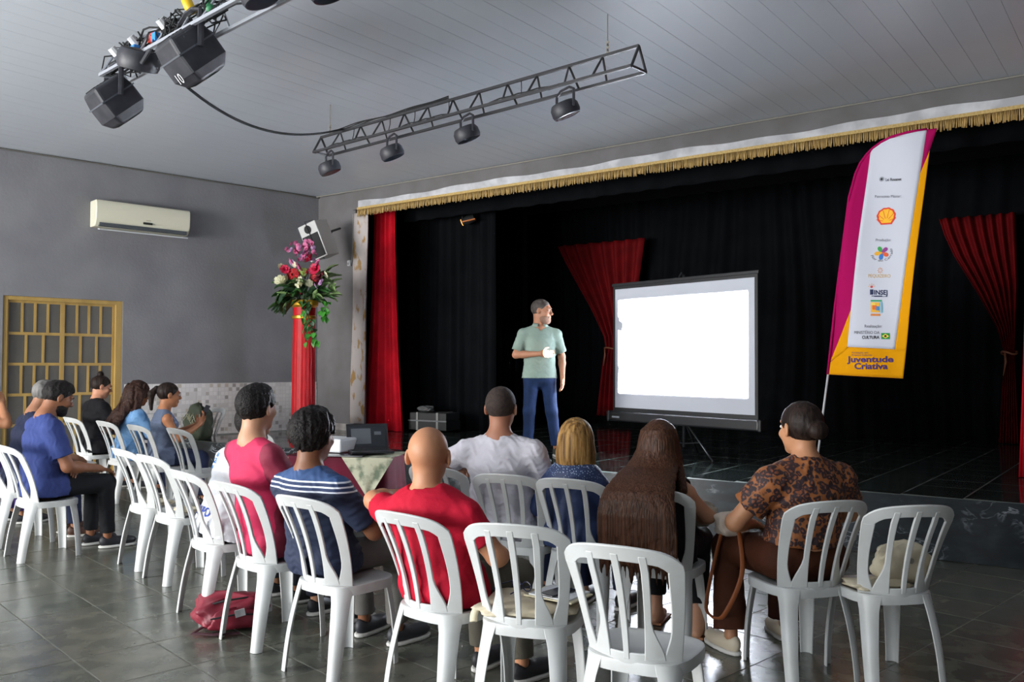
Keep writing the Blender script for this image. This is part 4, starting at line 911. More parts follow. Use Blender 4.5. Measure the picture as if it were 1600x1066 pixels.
def cut(f, pt, n):                        # keep the side where (p-pt).n < 0
    pt = np.asarray(pt, float); n = np.asarray(n, float); n = n/np.linalg.norm(n); return lambda p: np.maximum(f(p), (p-pt)@n)
def smin(a, b, k):
    h = np.maximum(k-np.abs(a-b), 0)/k; return np.minimum(a, b)-h*h*k*.25
class Field:
    def __init__(s): s.ops = []; s.post = []; s.disp = None
    def u(s, f, k=.02): s.ops.append(('u', f, k)); return s
    def sub(s, f, k=.01): s.ops.append(('s', f, k)); return s
    def c(s, pt, n): s.post.append((np.asarray(pt, float), np.asarray(n, float)/np.linalg.norm(n))); return s
    def __call__(s, p):
        d = None
        for op, f, k in s.ops:
            v = f(p)
            if d is None: d = v
            elif op == 'u': d = smin(d, v, k)
            else: d = -smin(-d, v, k)
        if s.disp is not None: d = d+s.disp(p)
        for pt, n in s.post: d = np.maximum(d, (p-pt)@n)
        return d
def field_mesh(F, lo, hi, h, name, B=7):
    lo = np.asarray(lo, float); hi = np.asarray(hi, float); nb = np.maximum(1, np.ceil((hi-lo)/(h*B)).astype(int))
    gi = np.stack(np.meshgrid(*[np.arange(n) for n in nb], indexing='ij'), -1).reshape(-1, 3)
    ctr = lo+(gi+.5)*h*B; R = h*B*.87; vals = [f(ctr) for _, f, _ in F.ops]; dc = None; pre = []
    for (op, f, k), v in zip(F.ops, vals):
        if dc is None: dc = v
        elif op == 'u': dc = smin(dc, v, k)
        else: dc = -smin(-dc, v, k)
        pre.append(dc)
    mn = np.minimum.reduce([v for (op, _, _), v in zip(F.ops, vals) if op == 'u'])
    for pt, nn in F.post: dc = np.maximum(dc, (ctr-pt)@nn)
    act = (np.abs(dc) < R*1.3+.014)
    n = nb*B+1; D = np.full(n, 1.0, np.float32)
    for g in gi[(dc < 0) & ~act]: a = g*B; D[a[0]:a[0]+B+1, a[1]:a[1]+B+1, a[2]:a[2]+B+1] = -1
    ai = gi[act]; off = np.stack(np.meshgrid(*[np.arange(B+1)]*3, indexing='ij'), -1).reshape(-1, 3); m3 = len(off)
    Pt = lo+(ai[:, None, :]*B+off[None])*h; d = None; mna = mn[act]
    for i, (op, f, k) in enumerate(F.ops):
        va = vals[i][act]
        if d is None: d = f(Pt.reshape(-1, 3)).reshape(len(ai), m3); continue
        w_ = np.nonzero(va < mna+2.2*R+k+.01)[0] if op == 'u' else np.nonzero(va < 1.3*R+k+.01)[0]
        if len(w_) == 0: continue
        v = f(Pt[w_].reshape(-1, 3)).reshape(len(w_), m3)
        d[w_] = smin(d[w_], v, k) if op == 'u' else -smin(-d[w_], v, k)
    if F.disp is not None: d = d+F.disp(Pt.reshape(-1, 3)).reshape(d.shape)
    for pt, nn in F.post: d = np.maximum(d, (Pt-pt)@nn)
    q = (ai[:, None, :]*B+off[None]); D[q[..., 0], q[..., 1], q[..., 2]] = d
    S = D < 0; c = np.zeros(n-1, np.uint8)
    for i in (0, 1):
        for j in (0, 1):
            for k in (0, 1): c += S[i:n[0]-1+i, j:n[1]-1+j, k:n[2]-1+k]
    cell = np.argwhere((c > 0) & (c < 8)); idx = np.full(n-1, -1, np.int64); idx[tuple(cell.T)] = np.arange(len(cell))
    acc = np.zeros((len(cell), 3)); cn = np.zeros(len(cell)); cor = [(i, j, k) for i in (0, 1) for j in (0, 1) for k in (0, 1)]
    val = {q: D[cell[:, 0]+q[0], cell[:, 1]+q[1], cell[:, 2]+q[2]].astype(float) for q in cor}
    for a in cor:
        for ax in range(3):
            if a[ax]: continue
            b = tuple(1 if i == ax else a[i] for i in range(3)); va, vb = val[a], val[b]; m = (va < 0) != (vb < 0)
            t = np.where(m, va/np.where(m, va-vb, 1), 0); P = np.tile(np.array(a, float), (len(cell), 1)); P[:, ax] += t; acc += P*m[:, None]; cn += m
    vs = lo+(cell+acc/np.maximum(cn, 1)[:, None])*h
    quads = []
    for ax in range(3):
        u, v = (ax+1) % 3, (ax+2) % 3
        sl0 = [slice(None)]*3; sl1 = [slice(None)]*3; sl0[ax] = slice(0, -1); sl1[ax] = slice(1, None); s0, s1 = S[tuple(sl0)], S[tuple(sl1)]
        e = np.argwhere(s0 != s1); ok = (e[:, u] > 0) & (e[:, v] > 0) & (e[:, u] < n[u]-1) & (e[:, v] < n[v]-1); e = e[ok]
        fl = s0[tuple(e.T)]; q = []
        for du, dv in ((-1, -1), (0, -1), (0, 0), (-1, 0)): w_ = e.copy(); w_[:, u] += du; w_[:, v] += dv; q.append(idx[tuple(w_.T)])
        q = np.stack(q, 1); q[~fl] = q[~fl][:, ::-1]; quads.append(q)
    quads = np.concatenate(quads); quads = quads[(quads >= 0).all(1)]
    me = bpy.data.meshes.new(name); me.vertices.add(len(vs)); me.vertices.foreach_set('co', vs.ravel()); nq = len(quads)
    me.loops.add(nq*4); me.loops.foreach_set('vertex_index', quads.ravel().astype(np.int32)); me.polygons.add(nq); me.polygons.foreach_set('loop_start', np.arange(0, nq*4, 4, dtype=np.int32))
    me.update(calc_edges=True); me.validate(); me.shade_smooth(); return me
def fobj(F, lo, hi, h, name, m, parent):
    me = field_mesh(F, lo, hi, h, name); me.materials.append(m); o = bpy.data.objects.new(name, me); link(o, parent); return o
def wrinkle(amp, fr=26, seed=0, dz=1.0, ridge=False):
    r = np.random.RandomState(seed); K = [(r.randn(3)*fr*s*np.array([.7, .7, dz]), r.uniform(0, 6)) for s in (.5, .8, 1.2, 1.7)]
    def f(p):
        q = p+.02*np.sin(p[:, [1, 2, 0]]*fr*.6)
        if ridge: return amp*sum((np.abs(np.sin(q@k*.5+ph))-.64)/(1+.5*i) for i, (k, ph) in enumerate(K))*.9
        return amp*sum(np.sin(q@k+ph)/(1+.6*i) for i, (k, ph) in enumerate(K))*.5
    return f
def skin_mat(n, c): return mat('skin_'+n, c, .5, var=tuple(v*.9 for v in lin(c)[:3]), vscale=14, sss=.06, spec=.35)
def unit(v): v = np.asarray(v, float); return v/np.linalg.norm(v)
def add_hand(F, wr, d, n, side, curl=.5, s=1.0, spread=.12, k=.008):
    """wr wrist, d pointing along the hand, n palm normal (palm side), side=+1 thumb towards cross(d,n)"""
    d = unit(d); n = unit(np.asarray(n, float)-d*(np.asarray(n, float)@d)); t = np.cross(d, n)*side; R = np.stack([t, d, n], 1)
    wr = np.asarray(wr, float)
    F.u(bx(wr+d*.048*s, (.040*s, .048*s, .014*s), .012*s, R), .02)
    F.u(el(wr+d*.03*s+t*.018*s+n*.008*s, (.018*s, .035*s, .015*s), R), .012)
    for i, (o, l) in enumerate(((.028, .074), (.0095, .082), (-.0095, .076), (-.028, .060))):
        b = wr+d*.09*s+t*o*s; dd = unit(d+t*spread*o*20*.3); c1, c2, c3 = curl*.55, curl*1.3, curl*1.9
        p1 = b+(dd*math.cos(c1)+n*math.sin(c1))*l*.45*s; p2 = p1+(dd*math.cos(c2)+n*math.sin(c2))*l*.32*s; p3 = p2+(dd*math.cos(c3)+n*math.sin(c3))*l*.25*s
        F.u(rc(b-d*.012*s, p1, .0092*s, .0086*s), k*.5); F.u(rc(p1, p2, .0086*s, .008*s), .003); F.u(rc(p2, p3, .008*s, .0068*s), .003)
    b = wr+d*.028*s+t*.03*s+n*.004*s; p1 = b+unit(d*.75+t*.75+n*.25)*.04*s; p2 = p1+unit(d*.95+t*.25+n*(.2+curl*.4))*.032*s
    F.u(rc(b, p1, .0125*s, .0105*s), .01); F.u(rc(p1, p2, .0105*s, .008*s), .004)
HAIR_M = {}
def hair_mat(n, c, c2, stretch=(60, 60, 3), rough=.5, vs=1.0): return mat('hair_'+n, c, rough, var=c2, vscale=vs, vdetail=6, bump=.6, bscale=vs*1.5, stretch=stretch, spec=.14, contrast=(.38, .62))
PEOPLE = {}
def person(key, label, pos, th, z0=0, seat=True, top=1.34, lean=0.0, side=0.0, twist=0.0, sk='#a9765a', build=1.0, female=False, head=(0, 0, 0), hoff=(0, 0, 0), arms=None, legs=None, shirt=None, pants=None, shoes='#222226', hair=None, beard=None, h=.0075, sleeve=.55, hands=None, neck=1.0, pelvis=None, bare_legs=False, feet=None, sandal=False, nolegs=False, hscale=1.06, belly=0):
    t = thing('person', label, 'person', (pos[0], pos[1], z0), math.radians(th), 'people in the hall'); PEOPLE[key] = t
    s = (top-.445)/.90 if seat else top/1.75; hs = (.97+.03*s)*hscale
    P = V3(*(pelvis or ((0, -.012, .545) if seat else (0, 0, .93*s))))
    Ls = (.505 if seat else .52)*s
    up = unit((math.sin(side), math.sin(lean), math.cos(lean)*math.cos(side))); N = P+up*Ls                      # neck base
    if seat: N[2] = top-.238*hs-.03-hoff[2]*0
    up = unit(N-P); Xh = rotm(twist)@V3(1, 0, 0); X = unit(Xh-up*(Xh@up)); Y = np.cross(up, X)   # lateral, forward
    sw = (.165 if female else .185)*build*(.5+.5*s); S = {-1: N-X*sw-up*.098, 1: N+X*sw-up*.098}
    cw, cd = (.145 if female else .158)*build, (.098 if female else .108)*build; ww = (.122 if female else .145)*build; hw = (.172 if female else .160)*build
    # head frame
    Rh = rotm(*head); HB = N+V3(*hoff)+up*.03+Y*.018; Hc = HB+V3(0, .012, .118*hs) if seat else HB+V3(0, .015, .125*hs); Hc = Hc+Rh@V3(0, .02, .0)
    hp = lambda x, y, z: Hc+Rh@(V3(x, y, z)*hs)
    # ---- arms
    A = {}
    for sd in (-1, 1):
        e, w_ = (arms or {}).get(sd, (None, None))
        if e is None: e, w_ = ((sd*.25, .0, .74*(.4+.6*s)), (sd*.12, .22, .625)) if seat else ((sd*.26, -.03, 1.13*s), (sd*.27, .05, .88*s))
        A[sd] = (np.asarray(e, float), np.asarray(w_, float))
    # ---- legs
    G = {}
    for sd in (-1, 1):
        if legs and sd in legs: G[sd] = [V3(*q) for q in legs[sd]]
        elif seat: G[sd] = [V3(sd*.09, -.05, .54), V3(sd*.13, .37, .515), V3(sd*.13, .40, .09)]
        else: G[sd] = [V3(sd*.09, 0, .93*s), V3(sd*.10, .02, .50*s), V3(sd*.11, -.01, .09)]
    body = Field()
    b = body
    b.u(el(hp(0, -.014, .030), V3(.0765, .098, .086)*hs, Rh)); b.u(el(hp(0, .022, -.038), V3(.063, .070, .074)*hs, Rh), .03)
    b.u(el(hp(0, .062, -.094), V3(.028, .026, .020)*hs, Rh), .03); b.u(el(hp(0, .070, .034), V3(.052, .026, .016)*hs, Rh), .02)
    b.u(rc(hp(0, .088, .016), hp(0, .110, -.020), .009*hs, .013*hs), .014); b.u(el(hp(0, .102, -.026), V3(.018, .012, .010)*hs, Rh), .008)
    for sd in (-1, 1):
        b.u(el(hp(sd*.040, .062, -.022), V3(.024, .026, .022)*hs, Rh), .02); b.sub(el(hp(sd*.031, .098, .010), V3(.017, .016, .011)*hs, Rh), .012)
        b.u(el(hp(sd*.080, -.008, -.002), V3(.009, .021, .033)*hs, Rh@rotm(sd*.35, 0, 0)), .006); b.sub(el(hp(sd*.091, -.004, .002), V3(.006, .010, .018)*hs, Rh), .004)
        b.u(el(hp(sd*.031, .083, .010), V3(.013, .010, .0075)*hs, Rh), .004)
    b.u(el(hp(0, .090, -.052), V3(.024, .011, .007)*hs, Rh), .006); b.u(el(hp(0, .088, -.064), V3(.021, .012, .008)*hs, Rh), .006)
    nr = (.050 if female else .061)*neck
    b.u(rc(hp(0, -.028, -.055), N-up*.03, nr, nr*1.12), .03); [b.u(rc(N-up*.012, S[q]+up*.012, .046*build, .046*build), .05) for q in (-1, 1)]
    tor = [P, P+up*Ls*.30, P+up*Ls*.72, N-up*.105]; rad = [(hw*.9, .115*build), (ww*.9, (.10+belly)*build), (cw*.92, cd*.9), (sw*.82, .065)]
    for i in range(3): b.u(ec(tor[i], tor[i+1], rad[i], rad[i+1], X), .05)
    for sd in (-1, 1):
        e, w_ = A[sd]; q = build if build < 1.25 else 1.2; fq = .9 if female else 1
        b.u(rc(S[sd], e, .050*q*fq, .041*q*fq), .03); b.u(rc(e, e+(w_-e)*.35, .041*q*fq, .040*q*fq), .02); b.u(rc(e+(w_-e)*.3, w_, .040*q*fq, .0265*q*fq), .02)
        hd = (hands or {}).get(sd, {}); d = unit(hd.get('d', unit(w_-e))); n = hd.get('n', (0, 0, -1)); n = V3(*n)
        tdir = V3(*hd['t']) if 't' in hd else V3(-sd, .3, 0); sgn = 1 if np.cross(d, n)@tdir > 0 else -1
        add_hand(b, w_, d, n, sgn, hd.get('curl', .35), hd.get('s', .92 if female else 1.0))
    if not nolegs:
        for sd in (-1, 1):
            H, Kn, An = G[sd]; b.u(rc(H, Kn, .075, .05), .03); b.u(rc(Kn, An, .048, .034), .02)
            if bare_legs or sandal:
                fd = unit(V3(*((feet or {}).get(sd, (0, 1, 0))))); tip = An+fd*.15; tip[2] = .03; hl = An-fd*.03; hl[2] = .035; b.u(rc(hl, tip, .032, .024), .03); b.u(rc(An, An+fd*.06-V3(0, 0, .04), .034, .032), .03)
    pts = np.array([N, Hc+V3(0, 0, .16), Hc-V3(.13, .13, 0), Hc+V3(.13, .14, 0), P]+[q for sd in (-1, 1) for q in (S[sd], *A[sd], A[sd][1]+unit(A[sd][1]-A[sd][0])*.2, *(G[sd] if not nolegs else []))])
    for sd in (-1, 1):
        hd = (hands or {}).get(sd, {})
        if 'd' in hd: pts = np.vstack([pts, A[sd][1]+unit(hd['d'])*.2])
    lo, hi = pts.min(0)-.11, pts.max(0)+.11; lo[2] = max(lo[2], .002)
    if not seat: lo[2] = .03
    sm = skin_mat(key, sk); fobj(body, lo, hi, h, 'body', sm, t)
    for sd in (-1, 1):
        eo = MB().ball((0, 0, 0), (.0115*hs, .010*hs, .0085*hs), 10, 8).build('eye', mat('eye_white', '#d8d2cc', .3), t, smooth=True)
        eo.matrix_basis = Matrix.Translation(hp(sd*.031, .0865, .0095)) @ Matrix(Rh.tolist()).to_4x4()
        MB().lathe([(.0055*hs, 0), (.0045*hs, .0012), (.001, .0018)], 10, Matrix.Translation((0, .0092*hs, 0)) @ Matrix.Rotation(-PI/2, 4, 'X')).build('iris', mat('iris_dark', '#1d120c', .15), eo)
    # ---- shirt
    if shirt:
        F = Field(); z = shirt.get('loose', .012); col = shirt['m']; sl = shirt.get('sleeve', sleeve); hem = shirt.get('hem', .03)
        rr = [(hw+z+.030, .120*build+z+.008), (ww+z+shirt.get('waist', .008), (.112+belly)*build+z), (cw+z, cd+z), (sw*.86+z*.5, .074+z*.6)]
        tp = [P-up*shirt.get('drop', .06), tor[1], tor[2], tor[3]]
        for i in range(3): F.u(ec(tp[i], tp[i+1], rr[i], rr[i+1], X), .05)
        [F.u(rc(N-up*.022, S[q]+up*.010, .056*build, .056*build), .05) for q in (-1, 1)]
        if female and shirt.get('bust', 1):
            for sd in (-1, 1): F.u(el(tor[2]+X*sd*.075*build+Y*.075*build-up*.02, (.075*build, .062*build, .07*build)), .05)
        if seat and hem > .02:
            F.u(el(P+V3(0, -.008, -.012), (hw+.024+z, .118*build+z, .115)), .03)
            for sd in (-1, 1): F.u(rc(G[sd][0], G[sd][0]+(G[sd][1]-G[sd][0])*.22, .082*hw/.16+.016, .080*hw/.16+.012), .03)
        if belly: F.u(el(tor[1]+Y*.06, (ww*.95, .12+belly, .14)), .06)
        for sd in (-1, 1):
            e, w_ = A[sd]
            if sl > 0:
                q = build if build < 1.25 else 1.2; L1 = np.linalg.norm(e-S[sd]); sf = shirt.get('slv', .0)
                if sl <= 1: ce_ = S[sd]+(e-S[sd])*sl; F.u(cut(rc(S[sd], S[sd]+(e-S[sd])*(sl+.25), .062*q+z*.4, .054*q+z*.6+sf), ce_, e-S[sd]), .035)
                else:
                    F.u(rc(S[sd], e, .060*q+z*.4, .050*q+z*.4), .035); ce_ = e+(w_-e)*(sl-1); F.u(cut(rc(e, w_, .050*q+z*.4, .038*q+z*.4), ce_, w_-e), .025)
        F.sub(rc(N+up*.005+Y*.012, N+up*.14+Y*.05, nr*1.16+shirt.get('neck', 0), nr*1.5+shirt.get('neck', 0)*1.4), .006)
        if shirt.get('straps'):
            F.sub(bx(N+up*.05+Y*.06, (.075, .10, .10), .03, np.stack([X, Y, up], 1)), .01)
            for sd in (-1, 1): F.sub(el(S[sd]+X*sd*.03, (.055, .075, .085)), .012)
        if shirt.get('vneck'): F.sub(rc(N+up*.02+Y*.05, N-up*.10+Y*.13, .03, .006), .004)
        F.disp = wrinkle(shirt.get('wr', .0045), shirt.get('fr', 34)*2.6, sum(map(ord, key)), 1.5, True)
        F.c(P-up*hem, -up)
        if seat: F.c((0, 0, .450), (0, 0, -1))
        q = np.array([P-up*.1-X*hw, P-up*.1+X*hw, N, S[-1], S[1]]+[A[sd][k] for sd in (-1, 1) for k in ((0, 1) if sl > 1 else (0,))]); pad = .17+belly
        so = fobj(F, q.min(0)-pad, q.max(0)+pad, shirt.get('h', h), shirt.get('name', 'shirt'), col, t)
        if shirt.get('collar'):
            b = MB(); pts_ = [N+up*(.035+.012*math.cos(a))+X*math.sin(a)*(nr*1.22)+Y*(.015-math.cos(a)*nr*1.15) for a in np.linspace(-2.75, 2.75, 19)]; b.slab(lambda u, v: tuple(pts_[int(round(u*18))]-up*(.035*v)+(pts_[int(round(u*18))]-N-up*.03)*.22*v), 18, 2, (0, 0, .004)); b.build('collar', shirt.get('cm', col), so, smooth=True)
        shF = F
    # ---- trousers
    if pants:
        F = Field(); z = pants.get('loose', .006); pw = hw/.16
        if seat:
            F.u(el(P+V3(0, -.005, -.012), (hw+.008+z, .128*build+z, .115)))
            for sd in (-1, 1): F.u(rc(G[sd][0]-V3(sd*.004, 0, 0), G[sd][1], .082*pw+z, .062*min(pw, 1.15)+z), .045)
            base = F; F2 = Field(); F2.u(cut(base, (0, 0, .448), (0, 0, -1)))
            F = F2
        else:
            F.u(ec(P-V3(0, 0, .05), P+V3(0, 0, .06), (hw+z, .115+z), (ww+.012+z, .105+z)))
            for sd in (-1, 1): F.u(rc(G[sd][0]-V3(0, 0, .02), G[sd][1], .086+z, .060+z), .05)
        fl_ = pants.get('flare', 0)
        for sd in (-1, 1):
            Kn, An = G[sd][1], G[sd][2]; ct = pants.get('len', .92); end = Kn+(An-Kn)*ct
            F.u(cut(rc(Kn, Kn+(An-Kn)*(ct+.15), .060+z, .050+z+fl_), end, An-Kn), .03)
        F.disp = wrinkle(pants.get('wr', .003), 80, 5+sum(map(ord, key)), .7, True)
        if not seat: F.c(P+V3(0, 0, .05), (0, 0, 1))
        q = np.array([P, *[k for sd in (-1, 1) for k in G[sd]]]); lo, hi = q.min(0)-.19-fl_, q.max(0)+.19; lo[2] = max(lo[2], .012); fobj(F, lo, hi, h*1.1, pants.get('name', 'trousers'), pants['m'], t)
    # ---- shoes
    if shoes:
        for sd in (-1, 1):
            An = G[sd][2]; fd = unit(V3(*((feet or {}).get(sd, (sd*.12, 1, 0))))); zb = An[2]-.09; R = rotm(math.atan2(-fd[0], fd[1])); c = An+fd*.065; c[2] = zb
            F = Field(); F.u(el(c+fd*.05+V3(0, 0, .045), (.047, .11, .042), R)); F.u(el(c-fd*.06+V3(0, 0, .055), (.040, .07, .055), R), .03); F.c(c+V3(0, 0, .018), (0, 0, -1)); F.sub(rc(An+V3(0, 0, .0), An+V3(0, 0, .08), .033, .04), .008)
            up_ = fobj(F, c-.19, c+.19, .0075, 'shoe', mat('shoe_'+shoes.strip('#'), shoes, .55), t)
            F = Field(); F.u(el(c+fd*.045+V3(0, 0, .012), (.051, .118, .04), R)); F.u(el(c-fd*.06+V3(0, 0, .012), (.042, .075, .04), R), .04); F.c(c+V3(0, 0, .022), (0, 0, 1)); F.c(c+V3(0, 0, .0015), (0, 0, -1)); so_ = fobj(F, c-V3(.2, .2, .02), c+V3(.2, .2, .05), .0075, 'sole', mat('sole_white', '#cfcdc8', .6) if pants is None or not pants.get('dark_sole') else mat('sole_dark', '#1c1a19', .6), up_)
    # ---- hair, beard
    info = dict(t=t, hp=hp, Rh=Rh, Hc=Hc, hs=hs, N=N, X=X, Y=Y, up=up, P=P, S=S, A=A, G=G, hw=hw, cw=cw, tor=tor, nr=nr, F=locals().get('shF'))
    if hair:
        F = Field(); g = hair.get('vol', .012); st = hair['style']
        F.u(el(hp(0, -.018, .032), (V3(.0775, .098, .088)+g)*hs, Rh))
        if hair.get('top'): F.u(el(hp(0, .015, .075), V3(.062, .075, .05+hair['top'])*hs, Rh), .03)
        pl0 = hair.get('plane', ((0, .07, .072), (0, -.150, .135)))
        if st in ('short', 'bun', 'pony'):
            F.c(hp(*pl0[0]), -(Rh@V3(*pl0[1])))
            for sd in (-1, 1): F.sub(el(hp(sd*.088, .002, -.004), V3(.022, .026, .034)*hs, Rh), .008)
        F.disp = wrinkle(hair.get('wr', .004), hair.get('fr', 120), 3, .6)
        lo, hi = Hc-.19, Hc+.19
        if hair.get('extra'):
            lo2, hi2 = hair['extra'](F, info); lo = np.minimum(lo, lo2); hi = np.maximum(hi, hi2)
        fobj(F, lo, hi, hair.get('h', .0065), 'hair', hair['m'], t)
    if beard:
        F = Field(); F.u(el(hp(0, .030, -.070), V3(.066, .068, .058)*hs, Rh)); F.u(el(hp(0, .065, -.098), V3(.036, .034, .030)*hs, Rh), .02); F.sub(el(hp(0, .075, .01), V3(.07, .08, .058)*hs, Rh), .01); F.c(hp(0, -.005, -.05), Rh@V3(0, -1, -.25)); F.sub(el(hp(0, .105, -.056), V3(.02, .02, .009)*hs, Rh), .006)
        F.disp = wrinkle(.002, 150, 2); fobj(F, Hc-.17, Hc+.17, .006, 'beard', beard, t)
    for sd in (-1, 1):
        eb = MB(); eb.tube([hp(sd*.014, .099, .030), hp(sd*.032, .096, .036), hp(sd*.050, .080, .030)], [.003, .0038, .002], 6); eb.build('eyebrow', hair['m'] if hair else mat('brow_dark', '#2a211c', .8), t)
    return info
# ------------------------------------------------------------------ the people
PRES = (.31, 9.66)
def spot(key, dx=0, dy=0):
    c = CH[key]; th = math.degrees(c.rotation_euler[2]); r = math.radians(th)
    return (c.location.x+math.cos(r)*dx-math.sin(r)*dy, c.location.y+math.sin(r)*dx+math.cos(r)*dy), th
def look(p, th, tgt=PRES): return math.atan2(tgt[1]-p[1], tgt[0]-p[0])-PI/2-math.radians(th)
H_black = hair_mat('black', '#0d0b0b', '#211d1c', (9, 9, 9), .5, 9); H_dark = hair_mat('darkbrown', '#150f0d', '#2a1f1a', (40, 40, 4)); H_buzz = mat('hair_buzz', '#3a2a22', .8, var='#241a16', vscale=60, bump=.4, bscale=300)
H_grey = hair_mat('grey', '#6f6d6b', '#4a4846', (20, 20, 8)); H_blond = hair_mat('blond', '#a8824c', '#5e4325', (45, 45, 3)); H_brown = hair_mat('longbrown', '#2e1c14', '#4c3122', (110, 110, 1.0), .35)
H_curl = hair_mat('curl', '#231613', '#3d2820', (14, 14, 14), .5, 5)
cloth = lambda n, c, c2=None, **k: mat('cloth_'+n, c, k.pop('rough', .8), var=c2 or tuple(v*.86 for v in lin(c)[:3]), vscale=k.pop('vscale', 5), bump=.12, bscale=k.pop('bscale', 160), spec=.2, **k)
def band_mat(name, axis, stops, absv=False, noise=0):
    """cloth woven or sewn in bands along an object axis"""
    m = bpy.data.materials.new('cloth_'+name); m.use_nodes = True; nt = m.node_tree; b = nt.nodes['Principled BSDF']; b.inputs['Roughness'].default_value = .8
    tc = nt.nodes.new('ShaderNodeTexCoord'); sp_ = nt.nodes.new('ShaderNodeSeparateXYZ'); nt.links.new(tc.outputs['Object'], sp_.inputs[0]); v = sp_.outputs['XYZ'.index(axis)]
    if absv: q = nt.nodes.new('ShaderNodeMath'); q.operation = 'ABSOLUTE'; nt.links.new(v, q.inputs[0]); v = q.outputs[0]
    r = nt.nodes.new('ShaderNodeValToRGB'); r.color_ramp.interpolation = 'CONSTANT'; e = r.color_ramp.elements; e[0].position = 0; e[0].color = lin(stops[0][1]); e[1].position = min(stops[1][0]/2, 1); e[1].color = lin(stops[1][1])
    for pz, h in stops[2:]: x = e.new(pz/2); x.color = lin(h)
    q = nt.nodes.new('ShaderNodeMath'); q.operation = 'MULTIPLY'; q.inputs[1].default_value = .5; nt.links.new(v, q.inputs[0]); nt.links.new(q.outputs[0], r.inputs[0]); nt.links.new(r.outputs[0], b.inputs['Base Color']); return m
def vor_mat(name, scale, stops, rough=.7):
    m = bpy.data.materials.new('cloth_'+name); m.use_nodes = True; nt = m.node_tree; b = nt.nodes['Principled BSDF']; b.inputs['Roughness'].default_value = rough
    tc = nt.nodes.new('ShaderNodeTexCoord'); ns = nt.nodes.new('ShaderNodeTexNoise'); ns.inputs['Scale'].default_value = scale*.8; nt.links.new(tc.outputs['Object'], ns.inputs[0])
    mx = nt.nodes.new('ShaderNodeVectorMath'); mx.operation = 'MULTIPLY_ADD'; mx.inputs[1].default_value = (.35/scale*4,)*3; nt.links.new(ns.outputs['Color'], mx.inputs[0]); nt.links.new(tc.outputs['Object'], mx.inputs[2])
    v = nt.nodes.new('ShaderNodeTexVoronoi'); v.inputs['Scale'].default_value = scale; nt.links.new(mx.outputs[0], v.inputs['Vector'])
    r = nt.nodes.new('ShaderNodeValToRGB'); e = r.color_ramp.elements; e[0].position, e[0].color = stops[0][0], lin(stops[0][1]); e[1].position, e[1].color = stops[1][0], lin(stops[1][1])
    for pz, h in stops[2:]: x = e.new(pz); x.color = lin(h)
    nt.links.new(v.outputs['Distance'], r.inputs[0]); nt.links.new(r.outputs[0], b.inputs['Base Color']); return m
def back_text(I, parent, txt, x0, z0, hgt, m, width=None, tilt=0):
    vs, fs = text_polys(txt, hgt/.69, hgt*.025); F = I['F']; w_ = max(v[0] for v in vs); kx = (width or w_)/w_; b = MB(); out = []
    ys = np.arange(-.55, .25, .004)
    for v in vs:
        x, z = x0+v[0]*kx, z0+v[1]+tilt*v[0]; P = np.stack([np.full_like(ys, x), ys, np.full_like(ys, z)], 1); d = F(P); k = np.argmax(d < 0) if (d < 0).any() else int(np.argmin(d)); out.append((x, ys[k]-.007, z))
    b.add(out, fs).build('print', m, parent)
# --- bald man in red
p, th = spot('red', -.02, -.01)
person('red', 'bald man in a plain red T-shirt resting an arm over the neighbouring chair', p, th, hscale=1.16, top=1.235, lean=-.26, twist=.22, sk='#b98260', build=1.10, head=(look(p, th), .0, 0), arms={-1: ((-.37, -.10, .87), (-.46, .14, .86)), 1: ((.29, .03, .68), (.14, .24, .63))}, hands={-1: dict(d=(-.1, .8, -.6), n=(.3, -.2, -1))},
    shirt=dict(m=cloth('red', '#b5132f'), sleeve=.62, loose=.014, drop=.08, hem=.09, wr=.0045), pants=dict(m=cloth('khaki', '#5e5a50')), h=.007)
# --- curly-haired man, navy shirt with white stripes
p, th = spot('stripe', -.14, .0)
strp = band_mat('striped', 'Z', [(0, '#16223d'), (.880, '#ccd2dc'), (.888, '#1b2c50'), (.900, '#ccd2dc'), (.910, '#1b2c50'), (.922, '#ccd2dc'), (.936, '#2a4672')])
person('stripe', 'curly-haired man in a navy shirt with white stripes across the shoulders', p, th, hscale=1.14, top=1.275, lean=-.23, twist=.05, sk='#7c5138', build=1.08, head=(look(p, th)-.1, -.02, 0), arms={-1: ((-.29, .06, .70), (-.02, .22, .68)), 1: ((.30, .06, .68), (.02, .26, .72))}, hands={-1: dict(d=(.9, .2, -.1), n=(0, -1, 0), t=(0, 0, 1)), 1: dict(d=(-.9, .1, 0), n=(0, -1, 0), t=(0, 0, 1))},
    shirt=dict(m=strp, sleeve=.8, loose=.012, drop=.07, hem=.08), pants=dict(m=cloth('greypants', '#6a6763')), shoes='#2b2c31', hair=dict(style='short', m=H_black, vol=.020, wr=.007, fr=170, top=.008, plane=((0, .08, .06), (0, -.135, .15))), h=.007)
# --- man in crimson
p, th = spot('vest', -.06, 0)
vest = band_mat('vest', 'X', [(0, '#b81f4c'), (.168, '#7b1a35')], True)
person('vest', 'dark-haired man in a crimson long-sleeved shirt seated beside the printed white shirt', p, th, top=1.385, lean=-.22, sk='#b98a6c', head=(look(p, th)-.12, .02, 0), arms={-1: ((-.26, .04, .74), (-.1, .26, .63)), 1: ((.27, .06, .74), (.1, .28, .63))},
    shirt=dict(m=vest, sleeve=1.9, loose=.013, drop=.08, hem=.08), pants=dict(m=cloth('navypants', '#191b2a')), hair=dict(style='short', m=H_black, vol=.015, wr=.0035, fr=140, top=.006, plane=((0, .085, .055), (0, -.125, .15))), h=.007)
